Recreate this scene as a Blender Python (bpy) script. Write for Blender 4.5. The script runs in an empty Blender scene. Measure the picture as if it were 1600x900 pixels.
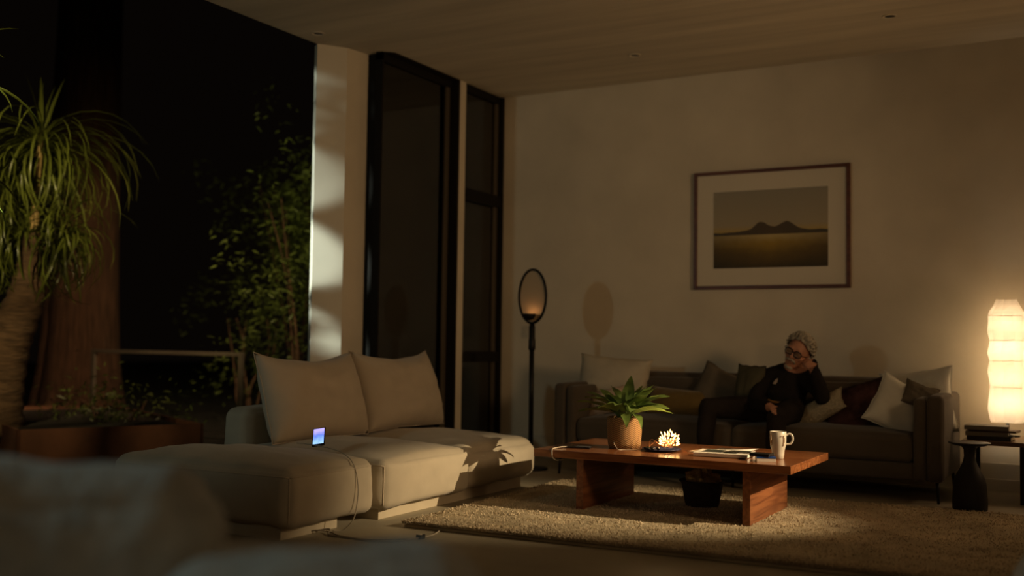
import bpy, bmesh, math, random
import numpy as np
from mathutils import Vector, Matrix, Euler, noise

scene = bpy.context.scene
COL = scene.collection
PI = math.pi

# ------------------------------------------------------------------ camera
CAM_H = 1.08
F_PX, PITCH, ROLL, YAW = 1640.6, math.radians(2.99134), math.radians(0.786775), math.radians(29.30195)
fw = Vector((-math.sin(YAW) * math.cos(PITCH), math.cos(YAW) * math.cos(PITCH), math.sin(PITCH)))
rt = Vector((math.cos(YAW), math.sin(YAW), 0))
up = rt.cross(fw)
rt2 = math.cos(ROLL) * rt + math.sin(ROLL) * up
up2 = -math.sin(ROLL) * rt + math.cos(ROLL) * up
cam_data = bpy.data.cameras.new('camera')
cam = bpy.data.objects.new('camera', cam_data)
COL.objects.link(cam)
cam.matrix_world = Matrix(((rt2.x, up2.x, -fw.x, 0), (rt2.y, up2.y, -fw.y, 0), (rt2.z, up2.z, -fw.z, CAM_H), (0, 0, 0, 1)))
cam_data.sensor_width = 36.0
cam_data.lens = F_PX / 1600 * 36
cam_data.clip_start = 0.05
cam_data.clip_end = 200
cam_data.dof.use_dof = True
cam_data.dof.focus_distance = 6.5
cam_data.dof.aperture_fstop = 0.8
scene.camera = cam

# ------------------------------------------------------------------ world, exposure, lights
vs = scene.view_settings
vs.view_transform = 'Standard'
vs.look = 'None'
vs.gamma = 1.0
vs.exposure = 0.0
vs.use_curve_mapping = False
try:
    scene.cycles.use_denoising = True
    scene.cycles.sample_clamp_indirect = 4.0
    scene.cycles.max_bounces = 8
except Exception:
    pass
world = bpy.data.worlds.new('night')
scene.world = world
world.use_nodes = True
world.node_tree.nodes['Background'].inputs[0].default_value = (1.0, 0.65, 0.45, 1)
world.node_tree.nodes['Background'].inputs[1].default_value = 0.0018


def light(name, kind, loc, energy, color, size=0.1, target=None, spot=None, blend=0.3, shape_y=None):
    ld = bpy.data.lights.new(name, kind)
    ld.energy = energy
    ld.color = color
    if kind == 'AREA':
        ld.size = size
        if shape_y:
            ld.shape = 'RECTANGLE'
            ld.size_y = shape_y
    else:
        ld.shadow_soft_size = size
    if kind == 'SPOT':
        ld.spot_size = math.radians(spot)
        ld.spot_blend = blend
    o = bpy.data.objects.new(name, ld)
    COL.objects.link(o)
    o.location = loc
    if target is not None:
        o.rotation_euler = (Vector(target) - Vector(loc)).to_track_quat('-Z', 'Y').to_euler()
    return o


WARM = (1.0, 0.62, 0.30)
# cool garden floodlight outside the open side of the room, turned to the white pillar
for gz, ge in ((1.05, 2000), (1.75, 1900), (2.4, 1000), (3.0, 450)):
    light('garden_floodlight', 'SPOT', (-6.6, 2.5, 2.5), ge, (0.86, 1.0, 0.92), 0.035, (-5.79, 6.7, gz), 10.4, 0.35)
light('garden_lantern', 'SPOT', (-6.0, 0.0, 2.3), 70, (0.82, 1.0, 0.86), 0.10, (-4.2, 8.6, 1.6), 50, 0.8)
# unseen cool fill, added for the nearest chair alone
light('chair_fill', 'SPOT', (-5.9, -0.6, 2.5), 140, (0.62, 0.95, 0.95), 0.25, (-1.45, 1.55, 0.72), 32, 0.8)
# warm lights added out of view, right of and behind the camera
light('room_fill', 'SPOT', (1.9, 5.0, 2.0), 215, (1.0, 0.63, 0.32), 0.40, (-5.0, 7.3, 2.1), 74, 1.0)  # unseen fill added for the pillar, cushions and back wall
light('room_fill_rear', 'AREA', (0.9, -1.2, 2.6), 8, (1.0, 0.68, 0.38), 1.2, (-2.5, 8.0, 2.0))  # soft fill added behind the camera, no fixture
light('film_spot_beam', 'SPOT', (1.5, 6.8, 2.1), 1150, (1.0, 0.74, 0.42), 0.007, (-3.45, 6.12, 0.10), 32, 1.0)  # beam of the unseen film spotlight, cut by the added flag plate
light('wall_fill', 'POINT', (0.30, 8.40, 1.2), 10, (1.0, 0.62, 0.32), 0.10)  # unseen fill added to brighten the wall beside the paper lamp
# warm spotlights under the eaves, turned to the plants outside, and a fill for the trunk
light('eaves_spotlight', 'SPOT', (-5.75, 3.0, 3.3), 520, (1.0, 0.78, 0.38), 0.05, (-8.5, 6.4, 1.6), 58, 1.0)
light('eaves_spotlight_far', 'SPOT', (-5.72, 5.9, 3.3), 380, (1.0, 0.85, 0.40), 0.05, (-9.3, 11.0, 2.2), 56, 0.8)
light('trunk_fill', 'SPOT', (-5.8, 6.3, 3.2), 520, (1.0, 0.66, 0.36), 0.06, (-10.6, 8.8, 0.8), 56, 1.0)  # extra spot added to brighten the trunk and planter


# ------------------------------------------------------------------ materials
def mat(name, color, rough=0.7, metal=0.0, var=0.0, vscale=8.0, bump=0.0, bscale=60.0, spec=0.4, stretch=None, coat=0.0, sheen=0.0, trans=None):
    m = bpy.data.materials.new(name)
    m.use_nodes = True
    nt = m.node_tree
    b = nt.nodes['Principled BSDF']
    b.inputs['Base Color'].default_value = (*color, 1)
    b.inputs['Roughness'].default_value = rough
    b.inputs['Metallic'].default_value = metal
    b.inputs['Specular IOR Level'].default_value = spec
    if coat:
        b.inputs['Coat Weight'].default_value = coat
        b.inputs['Coat Roughness'].default_value = 0.12
    if sheen:
        b.inputs['Sheen Weight'].default_value = sheen
    tc = nt.nodes.new('ShaderNodeTexCoord')
    mp = nt.nodes.new('ShaderNodeMapping')
    nt.links.new(tc.outputs['Object'], mp.inputs[0])
    if stretch:
        mp.inputs['Scale'].default_value = stretch
    if var > 0:
        n = nt.nodes.new('ShaderNodeTexNoise')
        n.inputs['Scale'].default_value = vscale
        n.inputs['Detail'].default_value = 5
        nt.links.new(mp.outputs[0], n.inputs['Vector'])
        r = nt.nodes.new('ShaderNodeValToRGB')
        lo = tuple(max(0, c * (1 - var)) for c in color)
        hi = tuple(min(1, c * (1 + var)) for c in color)
        r.color_ramp.elements[0].position = 0.3
        r.color_ramp.elements[1].position = 0.7
        r.color_ramp.elements[0].color = (*lo, 1)
        r.color_ramp.elements[1].color = (*hi, 1)
        nt.links.new(n.outputs['Fac'], r.inputs[0])
        nt.links.new(r.outputs[0], b.inputs['Base Color'])
    if bump > 0:
        n2 = nt.nodes.new('ShaderNodeTexNoise')
        n2.inputs['Scale'].default_value = bscale
        n2.inputs['Detail'].default_value = 4
        nt.links.new(mp.outputs[0], n2.inputs['Vector'])
        bp = nt.nodes.new('ShaderNodeBump')
        bp.inputs['Strength'].default_value = bump
        bp.inputs['Distance'].default_value = 0.02
        nt.links.new(n2.outputs['Fac'], bp.inputs['Height'])
        nt.links.new(bp.outputs[0], b.inputs['Normal'])
    if trans:
        t = nt.nodes.new('ShaderNodeBsdfTranslucent')
        t.inputs[0].default_value = (*color, 1)
        mx = nt.nodes.new('ShaderNodeMixShader')
        mx.inputs[0].default_value = trans
        out = nt.nodes['Material Output']
        nt.links.new(b.outputs[0], mx.inputs[1])
        nt.links.new(t.outputs[0], mx.inputs[2])
        nt.links.new(mx.outputs[0], out.inputs[0])
    return m


def wood(name, dark, lite, rough=0.25, scale=1.0, axis='X', coat=0.0):
    m = mat(name, lite, rough, coat=coat)
    nt = m.node_tree
    b = nt.nodes['Principled BSDF']
    mp = next(n for n in nt.nodes if n.type == 'MAPPING')
    mp.inputs['Scale'].default_value = {'X': (0.7 * scale, 9 * scale, 9 * scale), 'Y': (9 * scale, 0.7 * scale, 9 * scale), 'Z': (9 * scale, 9 * scale, 0.7 * scale)}[axis]
    n = nt.nodes.new('ShaderNodeTexNoise')
    n.inputs['Scale'].default_value = 3
    n.inputs['Detail'].default_value = 8
    n.inputs['Distortion'].default_value = 1.2
    nt.links.new(mp.outputs[0], n.inputs['Vector'])
    r = nt.nodes.new('ShaderNodeValToRGB')
    r.color_ramp.elements[0].position = 0.35
    r.color_ramp.elements[1].position = 0.65
    r.color_ramp.elements[0].color = (*dark, 1)
    r.color_ramp.elements[1].color = (*lite, 1)
    nt.links.new(n.outputs['Fac'], r.inputs[0])
    nt.links.new(r.outputs[0], b.inputs['Base Color'])
    return m


def emit(name, color, strength):
    m = bpy.data.materials.new(name)
    m.use_nodes = True
    nt = m.node_tree
    nt.nodes.clear()
    e = nt.nodes.new('ShaderNodeEmission')
    e.inputs[0].default_value = (*color, 1)
    e.inputs[1].default_value = strength
    o = nt.nodes.new('ShaderNodeOutputMaterial')
    nt.links.new(e.outputs[0], o.inputs[0])
    return m


def glass_mat():
    m = bpy.data.materials.new('window_glass')
    m.use_nodes = True
    nt = m.node_tree
    nt.nodes.clear()
    t = nt.nodes.new('ShaderNodeBsdfTransparent')
    t.inputs[0].default_value = (0.86, 0.84, 0.80, 1)
    g = nt.nodes.new('ShaderNodeBsdfGlossy')
    g.inputs['Roughness'].default_value = 0.02
    fr = nt.nodes.new('ShaderNodeFresnel')
    fr.inputs[0].default_value = 1.9
    mx = nt.nodes.new('ShaderNodeMixShader')
    o = nt.nodes.new('ShaderNodeOutputMaterial')
    nt.links.new(fr.outputs[0], mx.inputs[0])
    nt.links.new(t.outputs[0], mx.inputs[1])
    nt.links.new(g.outputs[0], mx.inputs[2])
    nt.links.new(mx.outputs[0], o.inputs[0])
    return m


M = {}
M['plaster'] = mat('wall_plaster', (0.68, 0.61, 0.48), 0.9, var=0.07, vscale=2.2, bump=0.08, bscale=5)
M['ceiling'] = mat('ceiling_plaster', (0.58, 0.53, 0.42), 0.85, var=0.13, vscale=1.6, bump=0.05, bscale=3, stretch=(0.35, 4, 1))
M['floor'] = mat('pale_stone_floor', (0.36, 0.32, 0.24), 0.55, var=0.10, vscale=2.5, bump=0.02, bscale=20)
M['ground'] = mat('garden_soil', (0.02, 0.016, 0.012), 0.95, var=0.4, bump=0.5)
M['deck'] = wood('deck_wood', (0.03, 0.02, 0.015), (0.05, 0.035, 0.025), 0.7)
M['baseboard'] = mat('baseboard_paint', (0.62, 0.56, 0.44), 0.5)
M['black_metal'] = mat('black_metal', (0.012, 0.011, 0.010), 0.4, 0.6)
M['bronze'] = mat('bronze_frame', (0.012, 0.010, 0.008), 0.8, 0.0, spec=0.15)
M['sash'] = mat('bronze_sash', (0.18, 0.15, 0.11), 0.35, 0.5)
M['glass'] = glass_mat()
M['linen'] = mat('beige_linen', (0.50, 0.44, 0.34), 0.95, var=0.06, vscale=6, bump=0.12, bscale=260, sheen=0.2, spec=0.1)
M['linen_c'] = mat('beige_linen_cushion', (0.52, 0.45, 0.35), 0.95, var=0.05, vscale=6, bump=0.12, bscale=260, sheen=0.2, spec=0.1)
M['plinth'] = mat('pale_plinth', (0.55, 0.48, 0.36), 0.6, var=0.05)
M['boucle'] = mat('grey_boucle', (0.42, 0.43, 0.40), 0.98, var=0.2, vscale=14, bump=0.6, bscale=45, sheen=0.3, spec=0.1)
M['rug'] = mat('cream_wool', (0.50, 0.42, 0.29), 1.0, var=0.22, vscale=3.0, spec=0.05)
M['rug_pile'] = mat('cream_wool_pile', (0.60, 0.50, 0.35), 1.0, var=0.15, vscale=3.0, spec=0.05, sheen=0.2)
M['table_wood'] = wood('red_brown_wood', (0.17, 0.055, 0.020), (0.33, 0.125, 0.045), 0.22, 1.0, 'X', coat=0.25)
M['leg_wood'] = wood('red_brown_wood_panel', (0.15, 0.05, 0.020), (0.28, 0.105, 0.04), 0.4, 1.0, 'Y')
M['sofa_grey'] = mat('grey_brown_wool', (0.085, 0.068, 0.050), 0.97, var=0.10, vscale=5, bump=0.2, bscale=200, spec=0.1, sheen=0.15)
M['cream'] = mat('cream_cushion', (0.50, 0.45, 0.35), 0.95, var=0.08, bump=0.15, bscale=150, spec=0.1)
M['pink_cream'] = mat('blush_cushion', (0.46, 0.36, 0.28), 0.95, var=0.08, bump=0.15, bscale=150, spec=0.1)
M['mustard'] = mat('mustard_velvet', (0.13, 0.085, 0.025), 0.9, var=0.15, sheen=0.4, spec=0.1)
M['taupe'] = mat('taupe_cushion', (0.13, 0.108, 0.08), 0.95, var=0.10, spec=0.1)
M['white_c'] = mat('white_cotton', (0.62, 0.60, 0.52), 0.95, var=0.05, bump=0.15, bscale=120, spec=0.1)
M['olive_c'] = mat('olive_cushion', (0.075, 0.068, 0.042), 0.95, var=0.15, spec=0.1)
M['maroon'] = mat('maroon_pattern', (0.050, 0.022, 0.020), 0.92, var=0.7, vscale=9, spec=0.1)
M['fur'] = mat('cream_fur', (0.34, 0.29, 0.20), 0.98, var=0.2, vscale=60, bump=0.7, bscale=60, spec=0.05)
M['skin'] = mat('skin', (0.40, 0.19, 0.115), 0.55, var=0.08, vscale=20)
M['sweater'] = mat('black_sweater', (0.016, 0.013, 0.012), 0.95, var=0.2, bump=0.2, bscale=120, spec=0.1)
M['trousers'] = mat('dark_trousers', (0.020, 0.016, 0.014), 0.95, var=0.2, spec=0.1)
M['shoe'] = mat('dark_leather', (0.02, 0.015, 0.012), 0.5)
M['hair'] = mat('grey_hair', (0.36, 0.32, 0.25), 0.8, var=0.25, vscale=30, bump=0.5, bscale=90, stretch=(1, 1, 0.3))
M['black_gloss'] = mat('black_plastic', (0.010, 0.010, 0.012), 0.25)
M['lens'] = mat('spectacle_lens', (0.05, 0.045, 0.04), 0.1)
M['frame_wood'] = wood('dark_frame_wood', (0.085, 0.028, 0.015), (0.15, 0.052, 0.026), 0.4)
M['matboard'] = mat('cream_matboard', (0.68, 0.62, 0.50), 0.9)
M['mirror_disc'] = mat('champagne_disc', (0.50, 0.38, 0.24), 0.55, 0.2)
M['weave'] = mat('woven_rattan', (0.42, 0.24, 0.10), 0.7)
M['soil'] = mat('potting_soil', (0.02, 0.014, 0.010), 1.0, var=0.4, bump=0.5)
M['leaf'] = mat('plant_leaf', (0.13, 0.20, 0.045), 0.42, var=0.4, vscale=14, spec=0.5, trans=0.2)
M['palm_leaf'] = mat('palm_leaf', (0.105, 0.125, 0.020), 0.32, var=0.45, vscale=3, spec=0.5, trans=0.2)
M['bush_leaf'] = mat('bush_leaf', (0.06, 0.08, 0.015), 0.45, var=0.5, vscale=4, spec=0.5, trans=0.15)
M['bark'] = mat('red_bark', (0.070, 0.034, 0.018), 0.95, var=0.5, vscale=6, bump=1.0, bscale=7, stretch=(5, 5, 0.35))
M['palm_bark'] = mat('palm_bark', (0.085, 0.048, 0.024), 0.95, var=0.4, vscale=7, bump=0.8, bscale=10, stretch=(1, 1, 4))
M['palm_stem'] = mat('palm_stem', (0.30, 0.20, 0.07), 0.7, var=0.35, vscale=10, stretch=(1, 1, 6))
M['corten'] = mat('rust_steel', (0.11, 0.042, 0.020), 0.85, var=0.3, vscale=3)
M['white_cable'] = mat('white_cable', (0.45, 0.40, 0.32), 0.5)
M['grey_cable'] = mat('grey_cable', (0.24, 0.20, 0.15), 0.6)
M['paper_white'] = mat('white_paper', (0.70, 0.66, 0.58), 0.8)
M['cover_dark'] = mat('dark_print', (0.05, 0.055, 0.04), 0.4, var=0.5, vscale=20)
M['blue'] = mat('blue_card', (0.012, 0.05, 0.22), 0.4)
M['navy'] = mat('navy_dish', (0.02, 0.025, 0.07), 0.3)
M['ceramic'] = mat('white_ceramic', (0.50, 0.46, 0.39), 0.25)
M['gold_print'] = mat('ochre_print', (0.30, 0.15, 0.03), 0.5)
M['brown_print'] = mat('brown_print', (0.12, 0.055, 0.02), 0.5)
M['basket'] = mat('dark_basket', (0.040, 0.022, 0.014), 0.85, var=0.35, vscale=40, bump=0.8, bscale=70, stretch=(1, 1, 3))
M['throw'] = mat('beige_throw', (0.66, 0.52, 0.30), 0.98, var=0.2, vscale=20, bump=0.5, bscale=90)
M['ebony'] = mat('black_wood', (0.010, 0.008, 0.007), 0.55, var=0.2)
M['side_wood'] = wood('brown_wood', (0.10, 0.05, 0.022), (0.17, 0.09, 0.04), 0.35)
M['book_a'] = mat('grey_cloth_cover', (0.22, 0.20, 0.16), 0.8)
M['book_b'] = mat('brown_cloth_cover', (0.10, 0.06, 0.035), 0.8)
M['book_c'] = mat('dark_cloth_cover', (0.035, 0.030, 0.026), 0.7)
M['pages'] = mat('book_pages', (0.50, 0.43, 0.30), 0.9)
M['plastic_white'] = mat('switch_plastic', (0.55, 0.50, 0.40), 0.5)

# woven herringbone on the rattan pot
nt = M['weave'].node_tree
_b = nt.nodes['Principled BSDF']
_tc = next(n for n in nt.nodes if n.type == 'TEX_COORD')
_sx = nt.nodes.new('ShaderNodeSeparateXYZ')
nt.links.new(_tc.outputs['UV'], _sx.inputs[0])


def mnode(nt_, op, a, b_=None):
    n = nt_.nodes.new('ShaderNodeMath')
    n.operation = op
    for i, v in enumerate((a, b_)):
        if v is None:
            continue
        if isinstance(v, (int, float)):
            n.inputs[i].default_value = v
        else:
            nt_.links.new(v, n.inputs[i])
    return n.outputs[0]


_u = mnode(nt, 'MULTIPLY', _sx.outputs[0], 34)
_v = mnode(nt, 'MULTIPLY', _sx.outputs[1], 15)
_tri = mnode(nt, 'PINGPONG', _u, 1.0)
_w = mnode(nt, 'ADD', _v, mnode(nt, 'MULTIPLY', _tri, 0.9))
_s = mnode(nt, 'SINE', mnode(nt, 'MULTIPLY', _w, 6.283))
_s = mnode(nt, 'MULTIPLY_ADD', _s, 0.5)
nt.nodes[-1].inputs[2].default_value = 0.5
_r = nt.nodes.new('ShaderNodeValToRGB')
_r.color_ramp.elements[0].color = (0.11, 0.05, 0.018, 1)
_r.color_ramp.elements[1].color = (0.40, 0.24, 0.10, 1)
nt.links.new(_s, _r.inputs[0])
nt.links.new(_r.outputs[0], _b.inputs['Base Color'])
_bp = nt.nodes.new('ShaderNodeBump')
_bp.inputs['Strength'].default_value = 0.8
_bp.inputs['Distance'].default_value = 0.004
nt.links.new(_s, _bp.inputs['Height'])
nt.links.new(_bp.outputs[0], _b.inputs['Normal'])


# ------------------------------------------------------------------ helpers
def tag(o, label, cat, group=None):
    o['label'] = label
    o['category'] = cat
    if group:
        o['group'] = group
    return o


def thing(name, label, cat, loc=(0, 0, 0), rotz=0.0, group=None):
    o = bpy.data.objects.new(name, None)
    o.empty_display_size = 0.1
    COL.objects.link(o)
    o.location = loc
    o.rotation_euler = (0, 0, rotz)
    return tag(o, label, cat, group)


def link_mesh(name, me, material, parent=None, smooth=True):
    mats = material if isinstance(material, (list, tuple)) else [material]
    for m in mats:
        me.materials.append(m)
    if smooth:
        me.polygons.foreach_set('use_smooth', [True] * len(me.polygons))
    o = bpy.data.objects.new(name, me)
    COL.objects.link(o)
    if parent is not None:
        o.parent = parent
    return o


def from_data(name, verts, faces, material, parent=None, smooth=True):
    me = bpy.data.meshes.new(name)
    me.from_pydata([tuple(v) for v in verts], [], [tuple(f) for f in faces])
    me.update()
    return link_mesh(name, me, material, parent, smooth)


class MB:
    def __init__(self):
        self.v = []
        self.f = []
        self.mi = []
        self.uv = None

    def add(self, verts, faces, mi=0):
        k = len(self.v)
        self.v += [tuple(p) for p in verts]
        self.f += [tuple(i + k for i in f) for f in faces]
        self.mi += [mi] * len(faces)
        return self

    def box(self, lo, hi, mat4=None, bevel=0.0, mi=0, segs=2):
        bm = bmesh.new()
        bmesh.ops.create_cube(bm, size=1)
        for v in bm.verts:
            v.co = Vector(((lo[i] + hi[i]) / 2 + v.co[i] * (hi[i] - lo[i]) for i in range(3)))
        if bevel > 0:
            bmesh.ops.bevel(bm, geom=bm.edges[:], offset=bevel, segments=segs, affect='EDGES', profile=0.6)
        if mat4:
            bm.transform(mat4)
        bm.verts.index_update()
        self.add([v.co.copy() for v in bm.verts], [[v.index for v in f.verts] for f in bm.faces], mi)
        bm.free()
        return self

    def prism(self, plan, z0, z1, mi=0):
        n = len(plan)
        vs_ = [(p[0], p[1], z0) for p in plan] + [(p[0], p[1], z1) for p in plan]
        fs = [tuple(reversed(range(n))), tuple(range(n, 2 * n))]
        fs += [(i, (i + 1) % n, n + (i + 1) % n, n + i) for i in range(n)]
        return self.add(vs_, fs, mi)

    def lathe(self, prof, c=(0, 0, 0), segs=32, mi=0, cap=True, facet=None):
        vs_, fs = [], []
        for r, z in prof:
            for s in range(segs):
                a = 2 * PI * s / segs
                vs_.append((c[0] + r * math.cos(a), c[1] + r * math.sin(a), c[2] + z))
        for i in range(len(prof) - 1):
            for s in range(segs):
                t = (s + 1) % segs
                fs.append((i * segs + s, i * segs + t, (i + 1) * segs + t, (i + 1) * segs + s))
        if cap:
            fs.append(tuple(reversed(range(segs))))
            fs.append(tuple((len(prof) - 1) * segs + s for s in range(segs)))
        return self.add(vs_, fs, mi)

    def tube(self, pts, rad, segs=8, mi=0, closed=False):
        pts = [Vector(p) for p in pts]
        n = len(pts)
        rads = rad if isinstance(rad, (list, tuple)) else [rad] * n
        vs_, fs = [], []
        prev = None
        for i, p in enumerate(pts):
            if closed:
                d = pts[(i + 1) % n] - pts[i - 1]
            else:
                d = pts[min(i + 1, n - 1)] - pts[max(i - 1, 0)]
            if d.length < 1e-9:
                d = Vector((0, 0, 1))
            d.normalize()
            if prev is None:
                a = Vector((0, 0, 1)) if abs(d.z) < 0.9 else Vector((1, 0, 0))
                u = d.cross(a).normalized()
            else:
                u = (prev - d * prev.dot(d))
                u = u.normalized() if u.length > 1e-6 else d.orthogonal().normalized()
            prev = u
            w = d.cross(u)
            for s in range(segs):
                an = 2 * PI * s / segs
                vs_.append(p + (u * math.cos(an) + w * math.sin(an)) * rads[i])
        m = n if closed else n - 1
        for i in range(m):
            j = (i + 1) % n
            for s in range(segs):
                t = (s + 1) % segs
                fs.append((i * segs + s, i * segs + t, j * segs + t, j * segs + s))
        if not closed:
            fs.append(tuple(reversed(range(segs))))
            fs.append(tuple((n - 1) * segs + s for s in range(segs)))
        return self.add(vs_, fs, mi)

    def ball(self, c, r, u=10, v=7, mi=0, sc=(1, 1, 1)):
        prof = [(max(1e-4, r * math.sin(PI * i / v)), -r * math.cos(PI * i / v)) for i in range(v + 1)]
        k = len(self.v)
        self.lathe(prof, (0, 0, 0), u, mi)
        for i in range(k, len(self.v)):
            p = self.v[i]
            self.v[i] = (c[0] + p[0] * sc[0], c[1] + p[1] * sc[1], c[2] + p[2] * sc[2])
        return self

    def transform(self, m4):
        self.v = [tuple(m4 @ Vector(p)) for p in self.v]
        return self

    def build(self, name, material, parent=None, smooth=False, weld=False):
        me = bpy.data.meshes.new(name)
        me.from_pydata(self.v, [], self.f)
        me.polygons.foreach_set('material_index', self.mi)
        if weld:
            bm = bmesh.new()
            bm.from_mesh(me)
            bmesh.ops.remove_doubles(bm, verts=bm.verts, dist=1e-5)
            bmesh.ops.recalc_face_normals(bm, faces=bm.faces)
            bm.to_mesh(me)
            bm.free()
        me.update()
        return link_mesh(name, me, material, parent, smooth)


def struct(o):
    o['kind'] = 'structure'
    return o


def autosmooth(o, angle=40):
    """smooth shading with the sharp edges kept sharp"""
    me = o.data
    bm = bmesh.new()
    bm.from_mesh(me)
    for e in bm.edges:
        if len(e.link_faces) == 2 and e.calc_face_angle(0) > math.radians(angle):
            e.smooth = False
    bm.to_mesh(me)
    bm.free()
    me.polygons.foreach_set('use_smooth', [True] * len(me.polygons))
    return o


def bez(pts, n=40):
    """Catmull-Rom through the points"""
    P = [Vector(p) for p in pts]
    P = [P[0] * 2 - P[1]] + P + [P[-1] * 2 - P[-2]]
    out = []
    segs = len(P) - 3
    for i in range(segs):
        a, b, c, d = P[i:i + 4]
        k = max(2, n // segs)
        for j in range(k):
            t = j / k
            out.append(0.5 * ((2 * b) + (c - a) * t + (2 * a - 5 * b + 4 * c - d) * t * t + (3 * b - a - 3 * c + d) * t ** 3))
    out.append(P[-2].copy())
    return out


class Puff:
    """an upholstered block: rounded box with swollen faces and slack wrinkles"""
    def __init__(self, lo, hi, r=0.05, top=0.03, side=0.015, wr=0.004, seed=0, wscale=4.0):
        self.lo, self.hi, self.r, self.top, self.side, self.wr, self.seed, self.ws = Vector(lo), Vector(hi), r, top, side, wr, seed, wscale

    def m(self, u):
        """u in [-1,1]^3 on the cube's surface"""
        c = (self.lo + self.hi) / 2
        h = (self.hi - self.lo) / 2
        p = Vector((u[0] * h.x, u[1] * h.y, u[2] * h.z))
        q = Vector([max(-(h[i] - self.r), min(h[i] - self.r, p[i])) for i in range(3)])
        d = p - q
        nrm = d.normalized() if d.length > 1e-9 else Vector((0, 0, 0))
        p = q + nrm * self.r if d.length > 1e-9 else p
        ux, uy, uz = [max(-1, min(1, t)) for t in u]
        bx, by, bz = (1 - ux * ux), (1 - uy * uy), (1 - uz * uz)
        if uz > 0:
            p.z += self.top * (max(0, bx) ** 0.6) * (max(0, by) ** 0.6) * max(0, (uz - 0.0)) ** 2
        p.x += self.side * (by * bz) ** 0.6 * ux if True else 0
        p.y += self.side * (bx * bz) ** 0.6 * uy
        w = c + p
        n = noise.fractal(w * self.ws + Vector((self.seed * 7.1, 0, 0)), 1.0, 2.0, 3)
        nn = Vector((ux ** 5, uy ** 5, uz ** 5))
        if nn.length > 1e-6:
            nn.normalize()
        return w + nn * n * self.wr

    def build(self, name, material, parent=None, n=28):
        bm = bmesh.new()
        ts = [-1 + 2 * i / n for i in range(n + 1)]
        # denser towards the edges
        ts = [math.sin(t * PI / 2) * 0.35 + t * 0.65 for t in ts]
        for ax in range(3):
            for sg in (-1, 1):
                g = {}
                for i, a in enumerate(ts):
                    for j, b in enumerate(ts):
                        u = [0, 0, 0]
                        u[ax] = sg
                        u[(ax + 1) % 3] = a
                        u[(ax + 2) % 3] = b
                        g[i, j] = bm.verts.new(self.m(u))
                for i in range(n):
                    for j in range(n):
                        q = [g[i, j], g[i + 1, j], g[i + 1, j + 1], g[i, j + 1]]
                        bm.faces.new(q if sg > 0 else q[::-1])
        bmesh.ops.remove_doubles(bm, verts=bm.verts, dist=1e-4)
        me = bpy.data.meshes.new(name)
        bm.to_mesh(me)
        bm.free()
        return link_mesh(name, me, material, parent)

    def seam(self, name, material, parent, edges, rad=0.0045, k=0.985):
        mb = MB()
        for a, b in edges:
            pts = []
            for i in range(41):
                t = i / 40
                u = [a[j] * (1 - t) + b[j] * t for j in range(3)]
                pts.append(self.m(u))
            mb.tube(pts, rad, 6)
        return mb.build(name, material, parent, True)


def pillow_mesh(w, h, t, seed=0, corner=0.06, n=26, wr=0.010, slump=0.0):
    """cushion: width along x, height along z, thickness along y; pointed corners, slack edges"""
    V, Fc = [], []
    idx = {}
    for side in (1, -1):
        for i in range(n + 1):
            for j in range(n + 1):
                u = -1 + 2 * i / n
                v = -1 + 2 * j / n
                edge = i in (0, n) or j in (0, n)
                if edge and side == -1:
                    idx[side, i, j] = idx[1, i, j]
                    continue
                x = u * (1 - corner * (1 - v * v) * abs(u))
                z = v * (1 - corner * (1 - u * u) * abs(v))
                pu = max(0, 1 - abs(u) ** 2.6)
                pv = max(0, 1 - abs(v) ** 2.6)
                th = (pu * pv) ** 0.55
                y = side * th * t / 2
                p = Vector((x * w / 2, y, z * h / 2))
                nz = noise.fractal(Vector((x * 2.3 + seed * 3.7, side * 2.0, z * 2.3)), 1.0, 2.0, 3)
                cr = noise.noise(Vector((x * 7 + seed, z * 7, side * 3)))
                p.y += side * th * nz * wr + side * th * abs(cr) * wr * 0.7
                if edge:
                    p.x += noise.noise(Vector((u * 2, v * 2, seed))) * 0.012
                    p.z += noise.noise(Vector((u * 2, v * 2, seed + 9))) * 0.012
                # the filling sinks
                p.z -= slump * (1 - u * u) * ((v + 1) / 2) ** 2
                if v < 0:
                    p.y *= 1 + 0.18 * (-v)
                idx[side, i, j] = len(V)
                V.append(p)
        for i in range(n):
            for j in range(n):
                q = (idx[side, i, j], idx[side, i + 1, j], idx[side, i + 1, j + 1], idx[side, i, j + 1])
                Fc.append(q if side == -1 else q[::-1])
    return V, Fc, idx, n


def pillow(name, label, w, h, t, loc, rot, material, seed=0, group=None, piping=None, **kw):
    """rot: Euler (x lean back, y roll, z yaw); origin at centre"""
    V, Fc, idx, n = pillow_mesh(w, h, t, seed, **kw)
    root = thing(name, label, 'cushion', loc, 0, group)
    root.rotation_mode = 'XYZ'
    root.rotation_euler = rot
    cov = from_data('cover', V, Fc, material, root)
    ring = [(i, 0) for i in range(n)] + [(n, j) for j in range(n)] + [(n - i, n) for i in range(n)] + [(0, n - j) for j in range(n)]
    mb = MB().tube([V[idx[1, i, j]] for i, j in ring], 0.0035, 6, closed=True)
    mb.build('seam', piping or material, cov, True)
    return root


# ================================================================== THE SETTING
CZ = 3.5           # ceiling
YB = 8.92          # back wall
XW = -5.135        # room-side plane of the window wall
XG = -5.235        # glass plane

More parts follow.
